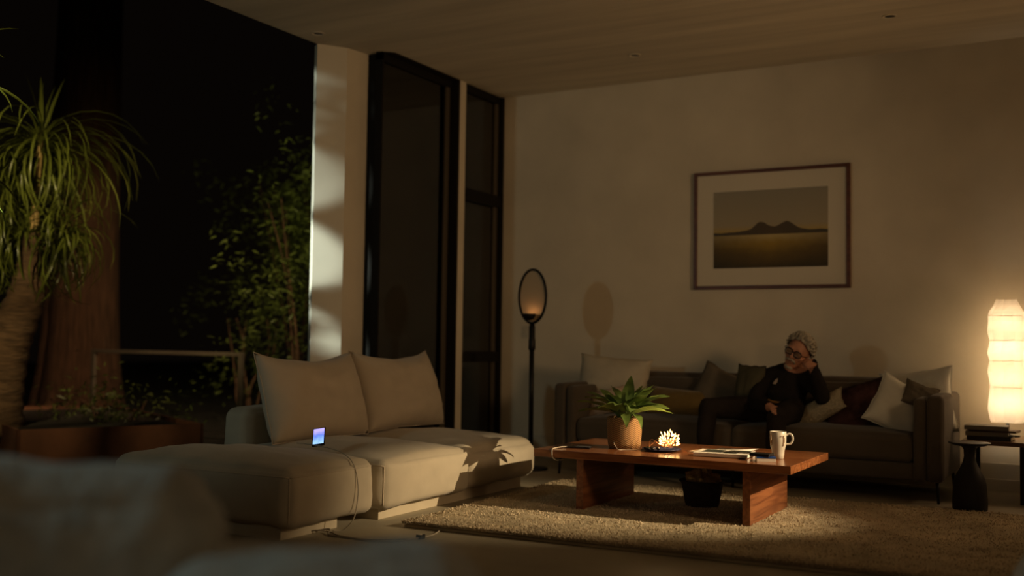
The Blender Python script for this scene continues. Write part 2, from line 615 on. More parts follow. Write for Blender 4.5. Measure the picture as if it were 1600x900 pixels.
# floor and garden
b = MB().box((-5.75, -3.2, -0.10), (3.3, YB + 0.05, 0.0))
struct(b.build('floor', M['floor']))
b = MB().box((-40, -12, -0.2), (-5.75, 40, -0.04))
b.box((-5.75, YB + 0.3, -0.2), (6, 40, -0.04))
struct(b.build('ground', M['ground']))
b = MB().box((-5.56, -3.2, CZ), (3.3, YB + 0.3, CZ + 0.12))
struct(b.build('ceiling', M['ceiling']))
b = MB().box((-5.75, YB, -0.1), (3.3, YB + 0.3, CZ))
struct(b.build('wall_back', M['plaster']))
b = MB().box((3.0, -3.2, 0), (3.3, YB, CZ))
struct(b.build('wall_right', M['plaster']))
b = MB().box((-5.4, -3.2, 0), (3.0, -3.0, CZ))
struct(b.build('wall_front', M['plaster']))
# pillar with a splayed end, pier between the windows and the strip at the corner
b = MB().prism([(-5.557, 6.596), (-5.412, 6.804), (-5.372, 7.083), (-5.62, 7.083), (-5.62, 6.64)], 0, CZ)
b.prism([(-5.40, 8.123), (XW, 8.123), (XW, 8.226), (-5.40, 8.226)], 0, CZ)
struct(b.build('wall_left', M['plaster']))
# stepped baseboard
b = MB().box((-0.90, YB - 0.018, 0.0), (3.0, YB, 0.21), bevel=0.004)
b.box((-0.90, YB - 0.034, 0.0), (3.0, YB - 0.018, 0.09), bevel=0.004)
b.box((-5.1, YB - 0.018, 0.0), (-0.90, YB, 0.21), bevel=0.004)
struct(b.build('baseboard_back', M['baseboard']))
# dark curtain track set in the ceiling above the first window
struct(MB().prism([(XG - 0.03, 7.0), (XG, 7.01), (XW, 7.09), (XW, 8.123), (XG - 0.03, 8.123)], CZ - 0.012, CZ + 0.002).build('trim_1', M['bronze']))
# dark return that closes the window against the pillar
struct(MB().box((-5.40, 7.05, 0), (XG - 0.01, 7.083, CZ)).build('trim_2', M['bronze']))


def window(name, y0, y1, xg, xr, bars, jamb_far=True, jamb_near=0.0):
    root = bpy.data.objects.new(name, None)
    COL.objects.link(root)
    root.location = (xg, y0, 0)
    root['kind'] = 'structure'
    L = Vector(root.location)

    def pb(mb, lo, hi, bev=0.003):
        mb.box([lo[i] - L[i] for i in range(3)], [hi[i] - L[i] for i in range(3)], bevel=bev)
    fr = MB()
    pb(fr, (xg - 0.04, y0, CZ - 0.07), (xg + 0.03, y1, CZ))
    pb(fr, (xg - 0.04, y0, 0), (xg + 0.03, y1, 0.05))
    if jamb_far:
        pb(fr, (xg - 0.04, y1 - 0.035, 0), (xr, y1, CZ))
    if jamb_near:
        pb(fr, (xg - 0.04, y0, 0), (xg + 0.03, y0 + jamb_near, CZ))
    fr.build('window_frame', M['bronze'], root)
    sa = MB()
    pb(sa, (xg - 0.02, y1 - 0.085, 0.05), (xg + 0.012, y1 - 0.035, CZ - 0.07))
    sa.build('sash', M['sash'], root)
    for z0, z1 in bars:
        tr = MB()
        pb(tr, (xg - 0.03, y0, z0), (xg + 0.05, y1 - 0.03, z1))
        tr.build('transom', M['bronze'], root)
    gl = MB()
    pb(gl, (xg - 0.004, y0 + 0.005, 0.05), (xg, y1 - 0.04, CZ - 0.07), 0)
    gl.build('pane', M['glass'], root)
    return root


window('window_1', 7.012, 8.123, XG, XW, [], jamb_near=0.02)
window('window_2', 8.226, YB - 0.002, -5.175, XW + 0.02, [(2.405, 2.515), (0.895, 0.995)], jamb_near=0.03)

# recessed downlights, unlit
for (x, y), lab in zip(((-5.36, 6.367), (-3.372, 8.055), (-1.314, 7.917)),
                       ('small unlit recessed ceiling light beside the white pillar by the open side',
                        'small unlit recessed ceiling light near the back wall, middle one of three',
                        'small unlit recessed ceiling light above the framed picture')):
    t = thing('ceiling_light', lab, 'ceiling light', (x, y, CZ), 0, 'recessed ceiling lights')
    MB().lathe([(0.052, -0.006), (0.052, 0.0), (0.036, 0.0), (0.036, -0.006), (0.052, -0.006)], segs=28, cap=False).build('trim_ring', M['plaster'], t, True)
    MB().lathe([(0.036, -0.0005), (0.036, -0.002)], segs=24).build('lens', M['black_gloss'], t, False)

# light switch plate behind the floor lamp
t = thing('light_switch', 'small pale switch plate on the back wall behind the round floor lamp', 'switch', (-4.83, YB - 0.006, 1.19))
MB().box((-0.055, 0, -0.06), (0.055, 0.006, 0.06), bevel=0.002).build('plate', M['plastic_white'], t)
MB().box((-0.035, -0.004, -0.025), (-0.005, 0.001, 0.025), bevel=0.001).build('rocker', M['plastic_white'], t)
MB().box((0.005, -0.004, -0.025), (0.035, 0.001, 0.025), bevel=0.001).build('rocker', M['plastic_white'], t)

# ================================================================== RUG
rug = thing('rug', 'cream shaggy wool rug under the low wooden coffee table', 'rug', (-3.56, 5.10, 0.0), math.radians(2.2))
RW, RD = 3.32, 2.25
rng = np.random.default_rng(3)
N = 60
V, Fc = [], []
for j in range(N + 1):
    for i in range(N + 1):
        u, v = i / N, j / N
        ed = min(u * RW, (1 - u) * RW, v * RD, (1 - v) * RD)
        z = 0.012 + 0.022 * min(1, ed / 0.05)
        x = u * RW + 0.014 * noise.noise(Vector((v * 9, u * 3, 1)))
        y = v * RD + 0.014 * noise.noise(Vector((u * 12, v * 3, 7)))
        z += 0.006 * noise.fractal(Vector((u * 26, v * 20, 0)), 1, 2, 3)
        V.append((x, y, z))
k = len(V)
V += [(p[0], p[1], 0.001) for p in V]
n1 = N + 1
for j in range(N):
    for i in range(N):
        a = j * n1 + i
        Fc.append((a, a + 1, a + n1 + 1, a + n1))
ring = [i for i in range(N)] + [j * n1 + N for j in range(N)] + [N * n1 + N - i for i in range(N)] + [(N - j) * n1 for j in range(N)]
for a, c in zip(ring, ring[1:] + ring[:1]):
    Fc.append((a, a + k, c + k, c))
from_data('backing', V, Fc, M['rug'], rug)
# pile: tufts of short strands
NB = 190000
xs = rng.uniform(-0.008, RW + 0.008, NB)
ys = rng.uniform(-0.008, RD + 0.008, NB) ** 1.0
# more strands along the front edge where the pile is seen from the side
nf = 40000
xs[:nf] = rng.uniform(-0.01, RW, nf)
ys[:nf] = np.abs(rng.normal(0, 0.06, nf)) - 0.01
ln = rng.uniform(0.014, 0.032, NB)
ang = rng.uniform(0, 2 * np.pi, NB)
lean = rng.uniform(0.3, 1.2, NB)
wd = rng.uniform(0.0020, 0.0042, NB)
base = np.stack([xs, ys, np.full(NB, 0.020)], 1)
d = np.stack([np.cos(ang) * np.sin(lean), np.sin(ang) * np.sin(lean), np.cos(lean)], 1)
s = np.stack([-np.sin(ang), np.cos(ang), np.zeros(NB)], 1)
mid = base + d * (ln * 0.55)[:, None] + np.array([0, 0, 0.003])
tip = base + d * ln[:, None] - np.array([0, 0, 0.003])
vv = np.stack([base - s * wd[:, None], base + s * wd[:, None], mid + s * wd[:, None] * 0.8, mid - s * wd[:, None] * 0.8, tip], 1).reshape(-1, 3)
me = bpy.data.meshes.new('pile')
ff = []
for i in range(NB):
    o5 = i * 5
    ff.append((o5, o5 + 1, o5 + 2, o5 + 3))
    ff.append((o5 + 3, o5 + 2, o5 + 4))
me.from_pydata(vv.tolist(), [], ff)
pl = link_mesh('pile', me, M['rug_pile'], rug, True)
pl['kind'] = 'stuff'

# ================================================================== LEFT: MODULAR SOFA AND OTTOMAN
EDG_TOP = [((-1, -1, .78), (1, -1, .78)), ((1, -1, .78), (1, 1, .78))]
EDG_V = [((1, -1, -.9), (1, -1, .78))]

ott = thing('ottoman', 'large beige linen ottoman with a lit phone and a cable on it', 'ottoman', (-4.43, 4.67, 0))
p = Puff((-0.69, -0.36, 0.075), (0.68, 0.38, 0.385), 0.050, 0.062, 0.035, 0.012, 3)
q0 = p.build('seat_cushion', M['linen'], ott)
p.seam('piping', M['linen_c'], q0, EDG_TOP + EDG_V, 0.004)
MB().box((-0.60, -0.29, 0.0), (0.565, 0.19, 0.08), bevel=0.003).build('plinth', M['plinth'], ott)

sofa = thing('sectional_sofa', 'beige linen low modular sofa with two big back cushions', 'sofa', (-4.35, 6.10, 0))
p1 = Puff((-0.62, -0.975, 0.075), (0.62, 0.0, 0.360), 0.045, 0.075, 0.03, 0.012, 5)
q1 = p1.build('seat_cushion', M['linen'], sofa)
p1.seam('piping', M['linen_c'], q1, [((1, -1, -.9), (1, -1, .85)), ((-1, -1, .85), (1, -1, .85))], 0.004)
p2 = Puff((-0.62, 0.004, 0.075), (0.60, 1.0, 0.350), 0.085, 0.085, 0.035, 0.012, 8)
q2 = p2.build('seat_cushion', M['linen'], sofa)
p2.seam('piping', M['linen_c'], q2, [((1, 1, -.9), (1, 1, .8))], 0.004)
Puff((-0.84, -0.84, 0.06), (-0.60, 0.93, 0.62), 0.07, 0.015, 0.01, 0.006, 9).build('backrest', M['linen'], sofa)
MB().box((-0.74, -0.89, 0.0), (0.52, 0.90, 0.08), bevel=0.003).build('plinth', M['plinth'], sofa)

pillow('back_cushion', 'big beige linen back cushion beside the dark garden opening', 1.02, 0.62, 0.32, (-4.76, 5.70, 0.700),
       (math.radians(-17), 0, math.radians(90)), M['linen_c'], 2, 'beige sofa back cushions', corner=0.035, wr=0.022, slump=0.06)
pillow('back_cushion', 'big beige linen back cushion in front of the tall dark window', 1.04, 0.62, 0.32, (-4.77, 6.72, 0.710),
       (math.radians(-18), 0, math.radians(91)), M['linen_c'], 6, 'beige sofa back cushions', corner=0.04, wr=0.022, slump=0.06)

# phone standing on the ottoman, screen lit
def screen_material(name, top, mid, low, strength):
    m = emit(name, mid, strength)
    nt_ = m.node_tree
    e = next(n for n in nt_.nodes if n.type == 'EMISSION')
    tc_ = nt_.nodes.new('ShaderNodeTexCoord')
    sx_ = nt_.nodes.new('ShaderNodeSeparateXYZ')
    nt_.links.new(tc_.outputs['Generated'], sx_.inputs[0])
    nz_ = nt_.nodes.new('ShaderNodeTexNoise')
    nz_.inputs['Scale'].default_value = 3.0
    nt_.links.new(tc_.outputs['Generated'], nz_.inputs['Vector'])
    ad = mnode(nt_, 'ADD', sx_.outputs[2], mnode(nt_, 'MULTIPLY', mnode(nt_, 'SUBTRACT', nz_.outputs['Fac'], 0.5), 0.5))
    cr_ = nt_.nodes.new('ShaderNodeValToRGB')
    el = cr_.color_ramp.elements
    el[0].position, el[0].color = 0.1, (*low, 1)
    el[1].position, el[1].color = 0.9, (*top, 1)
    e2 = el.new(0.5)
    e2.color = (*mid, 1)
    nt_.links.new(ad, cr_.inputs[0])
    nt_.links.new(cr_.outputs[0], e.inputs[0])
    return m


M['screen'] = screen_material('lit_screen', (0.50, 0.42, 1.0), (0.13, 0.22, 0.85), (0.35, 0.62, 1.0), 1.25)
ph = thing('smartphone', 'black smartphone with a glowing blue screen propped upright on the ottoman', 'phone', (-4.150, 5.020, 0.440))
ph.rotation_euler = (math.radians(-52), math.radians(-9), math.radians(30))
MB().box((-0.039, -0.005, 0.0), (0.039, 0.005, 0.158), bevel=0.004, segs=3).build('body', M['black_gloss'], ph)
MB().box((-0.033, -0.0062, 0.014), (0.033, -0.0048, 0.148)).build('screen', M['screen'], ph)
MB().box((-0.012, 0.003, 0.125), (0.004, 0.0075, 0.150), bevel=0.001).build('camera_bump', M['black_gloss'], ph)

# cable from the phone over the ottoman down to the floor
o = MB().tube(bez([(-4.30, 5.00, 0.450), (-4.22, 4.98, 0.452), (-4.12, 4.95, 0.452), (-3.96, 4.905, 0.445), (-3.84, 4.875, 0.425), (-3.745, 4.85, 0.370),
                   (-3.700, 4.835, 0.25), (-3.698, 4.82, 0.13), (-3.71, 4.80, 0.06), (-3.76, 4.78, 0.008), (-3.80, 4.74, 0.006)], 80), 0.0034, 8).build('charging_cable', M['white_cable'], None, True)
tag(o, 'pale charging cable running from the ottoman phone down to the floor', 'cable')
fl = thing('power_cord', 'thin grey power cord lying on the floor between ottoman and rug', 'cord', (-3.5, 4.65, 0))
MB().tube(bez([(-0.36, 0.02, 0.012), (-0.30, 0.06, 0.02), (-0.26, 0.0, 0.006), (-0.20, -0.03, 0.005), (-0.08, -0.02, 0.005), (0.04, -0.03, 0.005), (0.15, 0.02, 0.005), (0.215, 0.12, 0.006), (0.235, 0.18, 0.010)], 60), 0.0045, 7).build('wire', M['grey_cable'], fl, True)
MB().tube(bez([(-0.40, -0.03, 0.006), (-0.34, 0.0, 0.018), (-0.28, 0.05, 0.006), (-0.18, 0.0, 0.005), (0.02, 0.0, 0.005), (0.20, 0.14, 0.006)], 40), 0.004, 7).build('wire', M['grey_cable'], fl, True)
MB().tube(bez([(0.24, 0.19, 0.010), (0.235, 0.30, 0.005), (0.20, 0.42, 0.006), (0.17, 0.47, 0.010)], 24), 0.004, 7).build('wire', M['white_cable'], fl, True)
MB().box((0.215, 0.165, 0.001), (0.25, 0.21, 0.026), bevel=0.005).build('connector', M['black_gloss'], fl)

# ================================================================== COFFEE TABLE
ct = thing('coffee_table', 'low red-brown wooden coffee table with slab legs on the cream rug', 'table', (-2.38, 6.5, 0))
MB().box((-0.827, -0.47, 0.352), (0.831, 0.47, 0.40), bevel=0.003).build('tabletop', M['table_wood'], ct)
MB().box((-0.54, -0.43, 0.034), (-0.49, 0.40, 0.353), bevel=0.003).build('leg', M['leg_wood'], ct)
MB().box((0.537, -0.43, 0.034), (0.584, 0.40, 0.353), bevel=0.003).build('leg', M['leg_wood'], ct)

TT = 0.40
# ---- plant in a rattan pot
pp = thing('potted_plant', 'leafy green plant in a woven rattan pot on the coffee table', 'plant', (-2.745, 6.43, TT))
prof = [(0.098, 0.0), (0.108, 0.03), (0.113, 0.10), (0.115, 0.17), (0.114, 0.202), (0.108, 0.205), (0.104, 0.195), (0.102, 0.17)]
segs = 64
me = bpy.data.meshes.new('woven_pot')
pv, pf, puv = [], [], []
for r_, z_ in prof:
    for s_ in range(segs):
        a_ = 2 * PI * s_ / segs
        pv.append((r_ * math.cos(a_), r_ * math.sin(a_), z_))
for i in range(len(prof) - 1):
    for s_ in range(segs):
        t_ = (s_ + 1) % segs
        pf.append((i * segs + s_, i * segs + t_, (i + 1) * segs + t_, (i + 1) * segs + s_))
        u0, u1 = s_ / segs, (s_ + 1) / segs
        z0_, z1_ = prof[i][1] / 0.2, prof[i + 1][1] / 0.2
        puv += [(u0, z0_), (u1, z0_), (u1, z1_), (u0, z1_)]
pf.append(tuple(reversed(range(segs))))
puv += [(0, 0)] * segs
me.from_pydata(pv, [], pf)
uvl = me.uv_layers.new(name='UVMap')
uvl.data.foreach_set('uv', [c for q in puv for c in q])
link_mesh('woven_pot', me, M['weave'], pp)
MB().lathe([(0.102, 0.160), (0.06, 0.172), (0.001, 0.176)], segs=32).build('soil', M['soil'], pp, True)


def leaf_blade(mb, base, direction, length, width, droop, seg=8, fold=0.25, twist=0.0, mi=0, tip=1.0, wavy=0.0):
    """a pointed blade that starts along direction and bends down"""
    p = Vector(base)
    d = Vector(direction).normalized()
    side = d.cross(Vector((0, 0, 1)))
    side = side.normalized() if side.length > 1e-3 else Vector((1, 0, 0))
    if twist:
        side = Matrix.Rotation(twist, 3, d) @ side
    L = length / seg
    vs_, fs = [], []
    for i in range(seg + 1):
        t = i / seg
        w = width * (math.sin(PI * min(1, t ** 0.75 * 0.98 + 0.015)) ** tip)
        nrm = side.cross(d).normalized()
        wv = nrm * wavy * math.sin(t * 11 + length * 40)
        vs_ += [p - side * w / 2 + nrm * w * fold + wv, p, p + side * w / 2 + nrm * w * fold - wv]
        q = Matrix.Rotation(-droop / seg, 3, side)
        d = (q @ d).normalized()
        p = p + d * L
    for i in range(seg):
        a = i * 3
        fs += [(a, a + 1, a + 4, a + 3), (a + 1, a + 2, a + 5, a + 4)]
    mb.add(vs_, fs, mi)
    return p


random.seed(5)
fo = MB()
st = MB()
spec = [(95, 70, .24, .075, .25), (20, 42, .25, .085, .6), (-15, 30, .27, .085, .75), (165, 40, .27, .085, .55), (190, 28, .26, .08, .5), (60, 55, .22, .08, .6),
        (-50, 30, .25, .085, .9), (-80, 45, .20, .08, 1.0), (-115, 35, .21, .08, .9), (-150, 45, .22, .08, .7), (130, 55, .23, .08, .5), (5, 20, .26, .08, .6),
        (-30, 60, .17, .075, .8), (-100, 65, .17, .07, .8), (-65, 15, .22, .06, 1.1), (40, 25, .24, .08, .6), (150, 18, .25, .075, .6), (-5, 55, .24, .075, .5), (-35, 12, .20, .05, 1.2), (-130, 60, .16, .07, .6), (110, 35, .24, .08, .7), (75, 25, .22, .08, .8), (-12, 42, .20, .06, .9), (172, 55, .2, .07, .5), (30, 68, .20, .06, .4), (12, 58, .22, .07, .3), (-25, 48, .24, .06, .7), (180, 12, .25, .07, .4), (200, 50, .18, .07, .8), (52, 40, .25, .07, .5), (140, 30, .25, .08, .5), (-58, 45, .18, .07, 1.0), (85, 50, .23, .07, .3)]
for az, el_, ln_, wd_, dr in spec:
    az, el_ = math.radians(az), math.radians(el_)
    d_ = Vector((math.cos(az) * math.cos(el_), math.sin(az) * math.cos(el_), math.sin(el_)))
    b0 = Vector((math.cos(az) * 0.02, math.sin(az) * 0.02, 0.165))
    b1 = b0 + Vector((d_.x * 0.05, d_.y * 0.05, 0.055 + 0.03 * math.sin(el_)))
    st.tube(bez([b0, (b0 + b1) / 2 + Vector((0, 0, .01)), b1], 8), 0.0035, 6)
    leaf_blade(fo, b1, d_, ln_ * 1.05, wd_ * 1.15, dr, 9, 0.18, random.uniform(-.5, .5), 0, 0.9, 0.004)
st.build('stems', M['leaf'], pp, True)
fo.build('leaves', M['leaf'], pp, True)

# ---- second phone at the table's left end, with a white lead
p2_ = thing('smartphone', 'black smartphone lying flat near the left end of the coffee table', 'phone', (-2.985, 6.245, TT), math.radians(14))
MB().box((-0.078, -0.038, 0.0), (0.078, 0.038, 0.010), bevel=0.004, segs=3).build('body', M['black_gloss'], p2_)
M['dim_glass'] = mat('phone_glass', (0.16, 0.17, 0.19), 0.12, spec=0.8)
MB().box((-0.02, -0.034, 0.0095), (0.074, 0.034, 0.0112)).build('screen', M['dim_glass'], p2_)
o = MB().tube(bez([(-3.055, 6.215, 0.406), (-3.075, 6.17, 0.408), (-3.085, 6.09, 0.406), (-3.075, 6.035, 0.404), (-3.07, 6.02, 0.385), (-3.065, 6.022, 0.355), (-3.05, 6.05, 0.335), (-3.02, 6.10, 0.342)], 50), 0.004, 8).build('charging_cable', M['white_cable'], None, True)
tag(o, 'short white charging lead hanging over the coffee table edge', 'cable')

# ---- fairy lights in a dish
dish = MB().lathe([(0.02, 0.0), (0.085, 0.002), (0.125, 0.012), (0.128, 0.016), (0.12, 0.013), (0.08, 0.005), (0.001, 0.004)], (0, 0, 0), 40, cap=False).build('dish', M['navy'], None, True)
dish.location = (-2.475, 6.40, TT)
tag(dish, 'dark blue shallow dish under the glowing string lights', 'dish')
fa = thing('string_lights', 'glowing bundle of warm string lights in a blue dish on the table', 'string lights', (-2.425, 6.40, TT))
M['wire_lit'] = mat('copper_wire', (0.45, 0.22, 0.10), 0.4, 0.6)
M['bulb'] = emit('bulb_glow', (1.0, 0.50, 0.15), 8.5)
random.seed(11)
tw = []
for i in range(34):
    a_ = i * 2.4
    r_ = 0.022 + 0.035 * random.random()
    tw.append((r_ * math.cos(a_) * 1.0, r_ * math.sin(a_), 0.025 + 0.055 * random.random()))
MB().tube(bez(tw, 240), 0.0013, 5).build('wire', M['wire_lit'], fa, True)
lo_ = [(-0.02, 0, 0.02), (-0.07, -0.02, 0.05), (-0.105, -0.02, 0.072), (-0.13, -0.01, 0.05), (-0.125, 0.0, 0.02), (-0.09, 0.01, 0.014), (-0.06, 0.02, 0.055), (-0.09, 0.03, 0.07), (-0.12, 0.03, 0.04), (-0.15, 0.0, 0.014)]
MB().tube(bez(lo_, 90), 0.002, 6).build('wire', M['wire_lit'], fa, True)
MB().tube(bez([(-0.15, 0.0, 0.016), (-0.17, -0.04, 0.006), (-0.22, -0.07, 0.003), (-0.27, -0.09, 0.003), (-0.30, -0.115, 0.003), (-0.325, -0.10, 0.02), (-0.345, -0.09, 0.045)], 40), 0.0022, 6).build('wire', M['white_cable'], fa, True)
for i in range(64):
    z_ = 1 - 1.25 * (i + 0.5) / 64
    a_ = i * 2.39996
    rr = math.sqrt(max(0, 1 - z_ * z_))
    R_ = 0.052 + 0.026 * random.random()
    c_ = Vector((rr * math.cos(a_) * R_ * 0.95, rr * math.sin(a_) * R_, 0.056 + z_ * R_ * 1.05))
    if c_.z < 0.012:
        c_.z = 0.012 + 0.006 * random.random()
    bl = MB().ball((0, 0, 0), 0.0034, 8, 6, 0, (1, 1, 2.8)).build('bulb', M['bulb'], fa, True)
    bl.location = c_
    bl.rotation_euler = (c_ - Vector((0, 0, 0.03))).to_track_quat('Z', 'Y').to_euler()
for i in range(8):
    kb = MB().ball((0, 0, 0), 0.012, 8, 6, 0, (1.2, 1, .8)).build('bulb_cap', M['black_gloss'], fa, True)
    kb.location = (-0.05 - 0.013 * i + 0.01 * math.sin(i * 3), -0.055 + 0.03 * math.sin(i * 2.1), 0.018)
fl_l = light('string_light_glow', 'POINT', (-2.425, 6.40, TT + 0.120), 3.5, (1.0, 0.60, 0.26), 0.02)

# ---- papers, magazine, boxes, mug
sh1 = from_data('paper_sheet', [(x_, y_, TT + 0.003 + 0.004 * math.sin(x_ * 40) + (0.012 if (y_ > .1 and x_ > .05) else 0)) for x_, y_ in
                                [(-.10, -.07), (0, -.075), (.10, -.08), (-.09, .03), (.01, .03), (.11, .02), (-.08, .13), (.02, .13), (.12, .12)]],
                [(0, 1, 4, 3), (1, 2, 5, 4), (3, 4, 7, 6), (4, 5, 8, 7)], M['paper_white'])
sh1.location = (-2.215, 6.52, 0)
m_ = sh1.modifiers.new('thickness', 'SOLIDIFY')
m_.thickness = 0.0008
tag(sh1, 'loose white paper sheet lying beside the glowing string lights', 'paper', 'loose papers on the table')
sh2 = from_data('paper_sheet', [(x_, y_, TT + 0.006 + 0.010 * abs(x_) + (0.008 if x_ > .09 else 0)) for x_, y_ in
                                [(-.13, -.09), (0, -.09), (.12, -.08), (-.13, .0), (0, .01), (.13, .02), (-.12, .11), (.01, .12), (.13, .12)]],
                [(0, 1, 4, 3), (1, 2, 5, 4), (3, 4, 7, 6), (4, 5, 8, 7)], M['paper_white'])
sh2.location = (-2.08, 6.66, 0)
m_ = sh2.modifiers.new('thickness', 'SOLIDIFY')
m_.thickness = 0.0008
tag(sh2, 'white paper sheet with a raised corner behind the large magazine', 'paper', 'loose papers on the table')

mg = thing('magazine', 'large printed magazine lying flat between the string lights and the mug', 'magazine', (-2.045, 6.36, TT + 0.004), math.radians(6))
MB().box((-0.165, -0.13, 0.0), (0.165, 0.13, 0.018), bevel=0.002).build('pages', M['paper_white'], mg)
MB().box((-0.167, -0.132, 0.018), (0.167, 0.132, 0.0205), bevel=0.0005).build('cover', M['paper_white'], mg)
mgc = mg.children[-1]
mbp = MB().box((-0.13, -0.06, 0.0204), (-0.01, 0.105, 0.0212)).box((0.005, -0.09, 0.0204), (0.09, 0.02, 0.0212)).box((0.02, 0.04, 0.0204), (0.15, 0.11, 0.0212))
mbp.build('printed_pictures', M['cover_dark'], mgc)

bx = thing('card_box', 'small blue and white card box below a flat black case beside the mug', 'box', (-1.742, 6.205, TT), math.radians(20))
MB().box((-0.055, -0.04, 0.0), (0.055, 0.04, 0.020), bevel=0.001).build('sleeve', M['paper_white'], bx)
MB().box((-0.056, -0.041, 0.020), (0.056, 0.041, 0.028), bevel=0.001).build('lid', M['blue'], bx)
wl = thing('flat_case', 'flat black case lying on top of the blue card box', 'case', (-1.770, 6.215, TT + 0.028), math.radians(-6))
MB().box((-0.062, -0.043, 0.0), (0.062, 0.043, 0.018), bevel=0.006, segs=3).build('cover', M['black_gloss'], wl)

mug = thing('mug', 'tall white mug with brown printed figures on the right of the table', 'mug', (-1.722, 6.40, TT))
prof = [(0.030, 0.0), (0.034, 0.003), (0.0365, 0.03), (0.039, 0.052), (0.047, 0.082), (0.0485, 0.11), (0.0495, 0.163), (0.048, 0.165), (0.046, 0.160), (0.044, 0.10), (0.034, 0.05), (0.030, 0.012), (0.001, 0.010)]
MB().lathe(prof, segs=48, cap=False).build('body', M['ceramic'], mug, True)
HA = math.radians(20)
hp = bez([(0.046, 0, 0.142), (0.066, 0, 0.152), (0.084, 0, 0.140), (0.086, 0, 0.112), (0.072, 0, 0.092), (0.046, 0, 0.088)], 30)
hm = MB().tube(hp, 0.0065, 10)
hm.transform(Matrix.Rotation(HA, 4, 'Z')).build('handle', M['ceramic'], mug, True)


def cyl_patch(mb, a0, a1, z0, z1, r, mi=0):
    n_ = 6
    vs_ = []
    for i in range(n_ + 1):
        a_ = math.radians(a0 + (a1 - a0) * i / n_)
        for z_ in (z0, z1):
            for rr in (r, r + 0.0009):
                vs_.append((rr * math.cos(a_), rr * math.sin(a_), z_))
    fs = []
    for i in range(n_):
        k_ = i * 4
        fs += [(k_ + 1, k_ + 5, k_ + 7, k_ + 3), (k_ + 2, k_ + 3, k_ + 7, k_ + 6), (k_, k_ + 4, k_ + 5, k_ + 1)]
    fs += [(0, 1, 3, 2), (n_ * 4, n_ * 4 + 2, n_ * 4 + 3, n_ * 4 + 1)]
    mb.add(vs_, fs, mi)


pa = MB()
cyl_patch(pa, 214, 218, 0.085, 0.145, 0.0492)
cyl_patch(pa, 234, 238, 0.085, 0.145, 0.0492)
cyl_patch(pa, 214, 238, 0.143, 0.147, 0.0492)
cyl_patch(pa, 220, 232, 0.095, 0.115, 0.0492)
cyl_patch(pa, 214, 238, 0.082, 0.086, 0.0492)
pa.build('printed_emblem', M['gold_print'], mug)
pb_ = MB()
cyl_patch(pb_, 318, 330, 0.128, 0.142, 0.0492)
cyl_patch(pb_, 322, 336, 0.100, 0.128, 0.0492)
cyl_patch(pb_, 320, 328, 0.080, 0.100, 0.0490)
cyl_patch(pb_, 296, 308, 0.134, 0.137, 0.0492)
cyl_patch(pb_, 305, 312, 0.137, 0.140, 0.0492)
pb_.build('printed_figure', M['brown_print'], mug)

# ---- basket under the table
bk = thing('basket', 'dark woven basket standing on the rug under the coffee table', 'basket', (-2.29, 6.66, 0.036))
MB().lathe([(0.105, 0.0), (0.112, 0.02), (0.132, 0.13), (0.140, 0.155), (0.146, 0.160), (0.140, 0.166), (0.130, 0.160), (0.122, 0.12), (0.10, 0.015), (0.001, 0.012)], segs=40, cap=False).build('body', M['basket'], bk, True)
MB().tube([(0.143 * math.cos(2 * PI * i / 40), 0.143 * math.sin(2 * PI * i / 40), 0.160) for i in range(40)], 0.007, 8, closed=True).build('rim', M['basket'], bk, True)
tv, tf = [], []
nn = 22
for i in range(nn + 1):
    for j in range(nn * 2):
        ph_ = PI * 0.62 * i / nn
        a_ = PI * j / nn
        fr_ = noise.fractal(Vector((math.cos(a_) * 2.2, math.sin(a_) * 2.2, ph_ * 2.5)), 1, 2, 4)
        r_ = 0.105 + 0.035 * fr_ + 0.010 * math.sin(7 * a_ + 4 * ph_)
        tv.append((r_ * math.sin(ph_) * math.cos(a_), r_ * math.sin(ph_) * math.sin(a_), 0.140 + (0.10 + 0.03 * fr_) * math.cos(ph_) * (1.0 + 0.35 * math.sin(a_ - 0.6))))
for i in range(nn):
    for j in range(nn * 2):
        j2 = (j + 1) % (nn * 2)
        tf.append((i * nn * 2 + j, (i + 1) * nn * 2 + j, (i + 1) * nn * 2 + j2, i * nn * 2 + j2))
o = from_data('throw', tv, tf, M['throw'])
o.location = (-2.29, 6.66, 0.036)
tag(o, 'crumpled beige knitted throw stuffed in the dark basket', 'blanket')

# ================================================================== BACK SOFA
bs = thing('sofa', 'long grey-brown wool sofa with slim metal legs against the back wall', 'sofa', (-2.47, 8.30, 0))
SX0, SX1 = -1.52, 1.51
SY0, SY1 = -0.46, 0.53
Puff((SX0 + 0.1, SY0 + 0.03, 0.15), (SX1 - 0.1, SY1, 0.275), 0.02, 0.0, 0.0, 0.002, 21).build('base', M['sofa_grey'], bs, 20)
Puff((SX0 + 0.1, 0.24, 0.2), (SX1 - 0.1, SY1, 0.845), 0.045, 0.005, 0.006, 0.006, 22).build('backrest', M['sofa_grey'], bs, 30)
for (a_, c_) in ((SX0, 'arm'), (SX1 - 0.115, 'arm')):
    Puff((a_, SY0, 0.15), (a_ + 0.115, SY1, 0.750), 0.035, 0.006, 0.006, 0.004, 23 + int(a_ > 0)).build('arm', M['sofa_grey'], bs, 24)
for a_ in (SX0 + 0.115, SX1 - 0.115 - 0.085):
    Puff((a_, SY0 - 0.0, 0.15), (a_ + 0.085, 0.26, 0.728), 0.03, 0.006, 0.004, 0.004, 27 + int(a_ > 0)).build('arm_pad', M['sofa_grey'], bs, 22)
wS = (SX1 - SX0 - 0.4) / 2
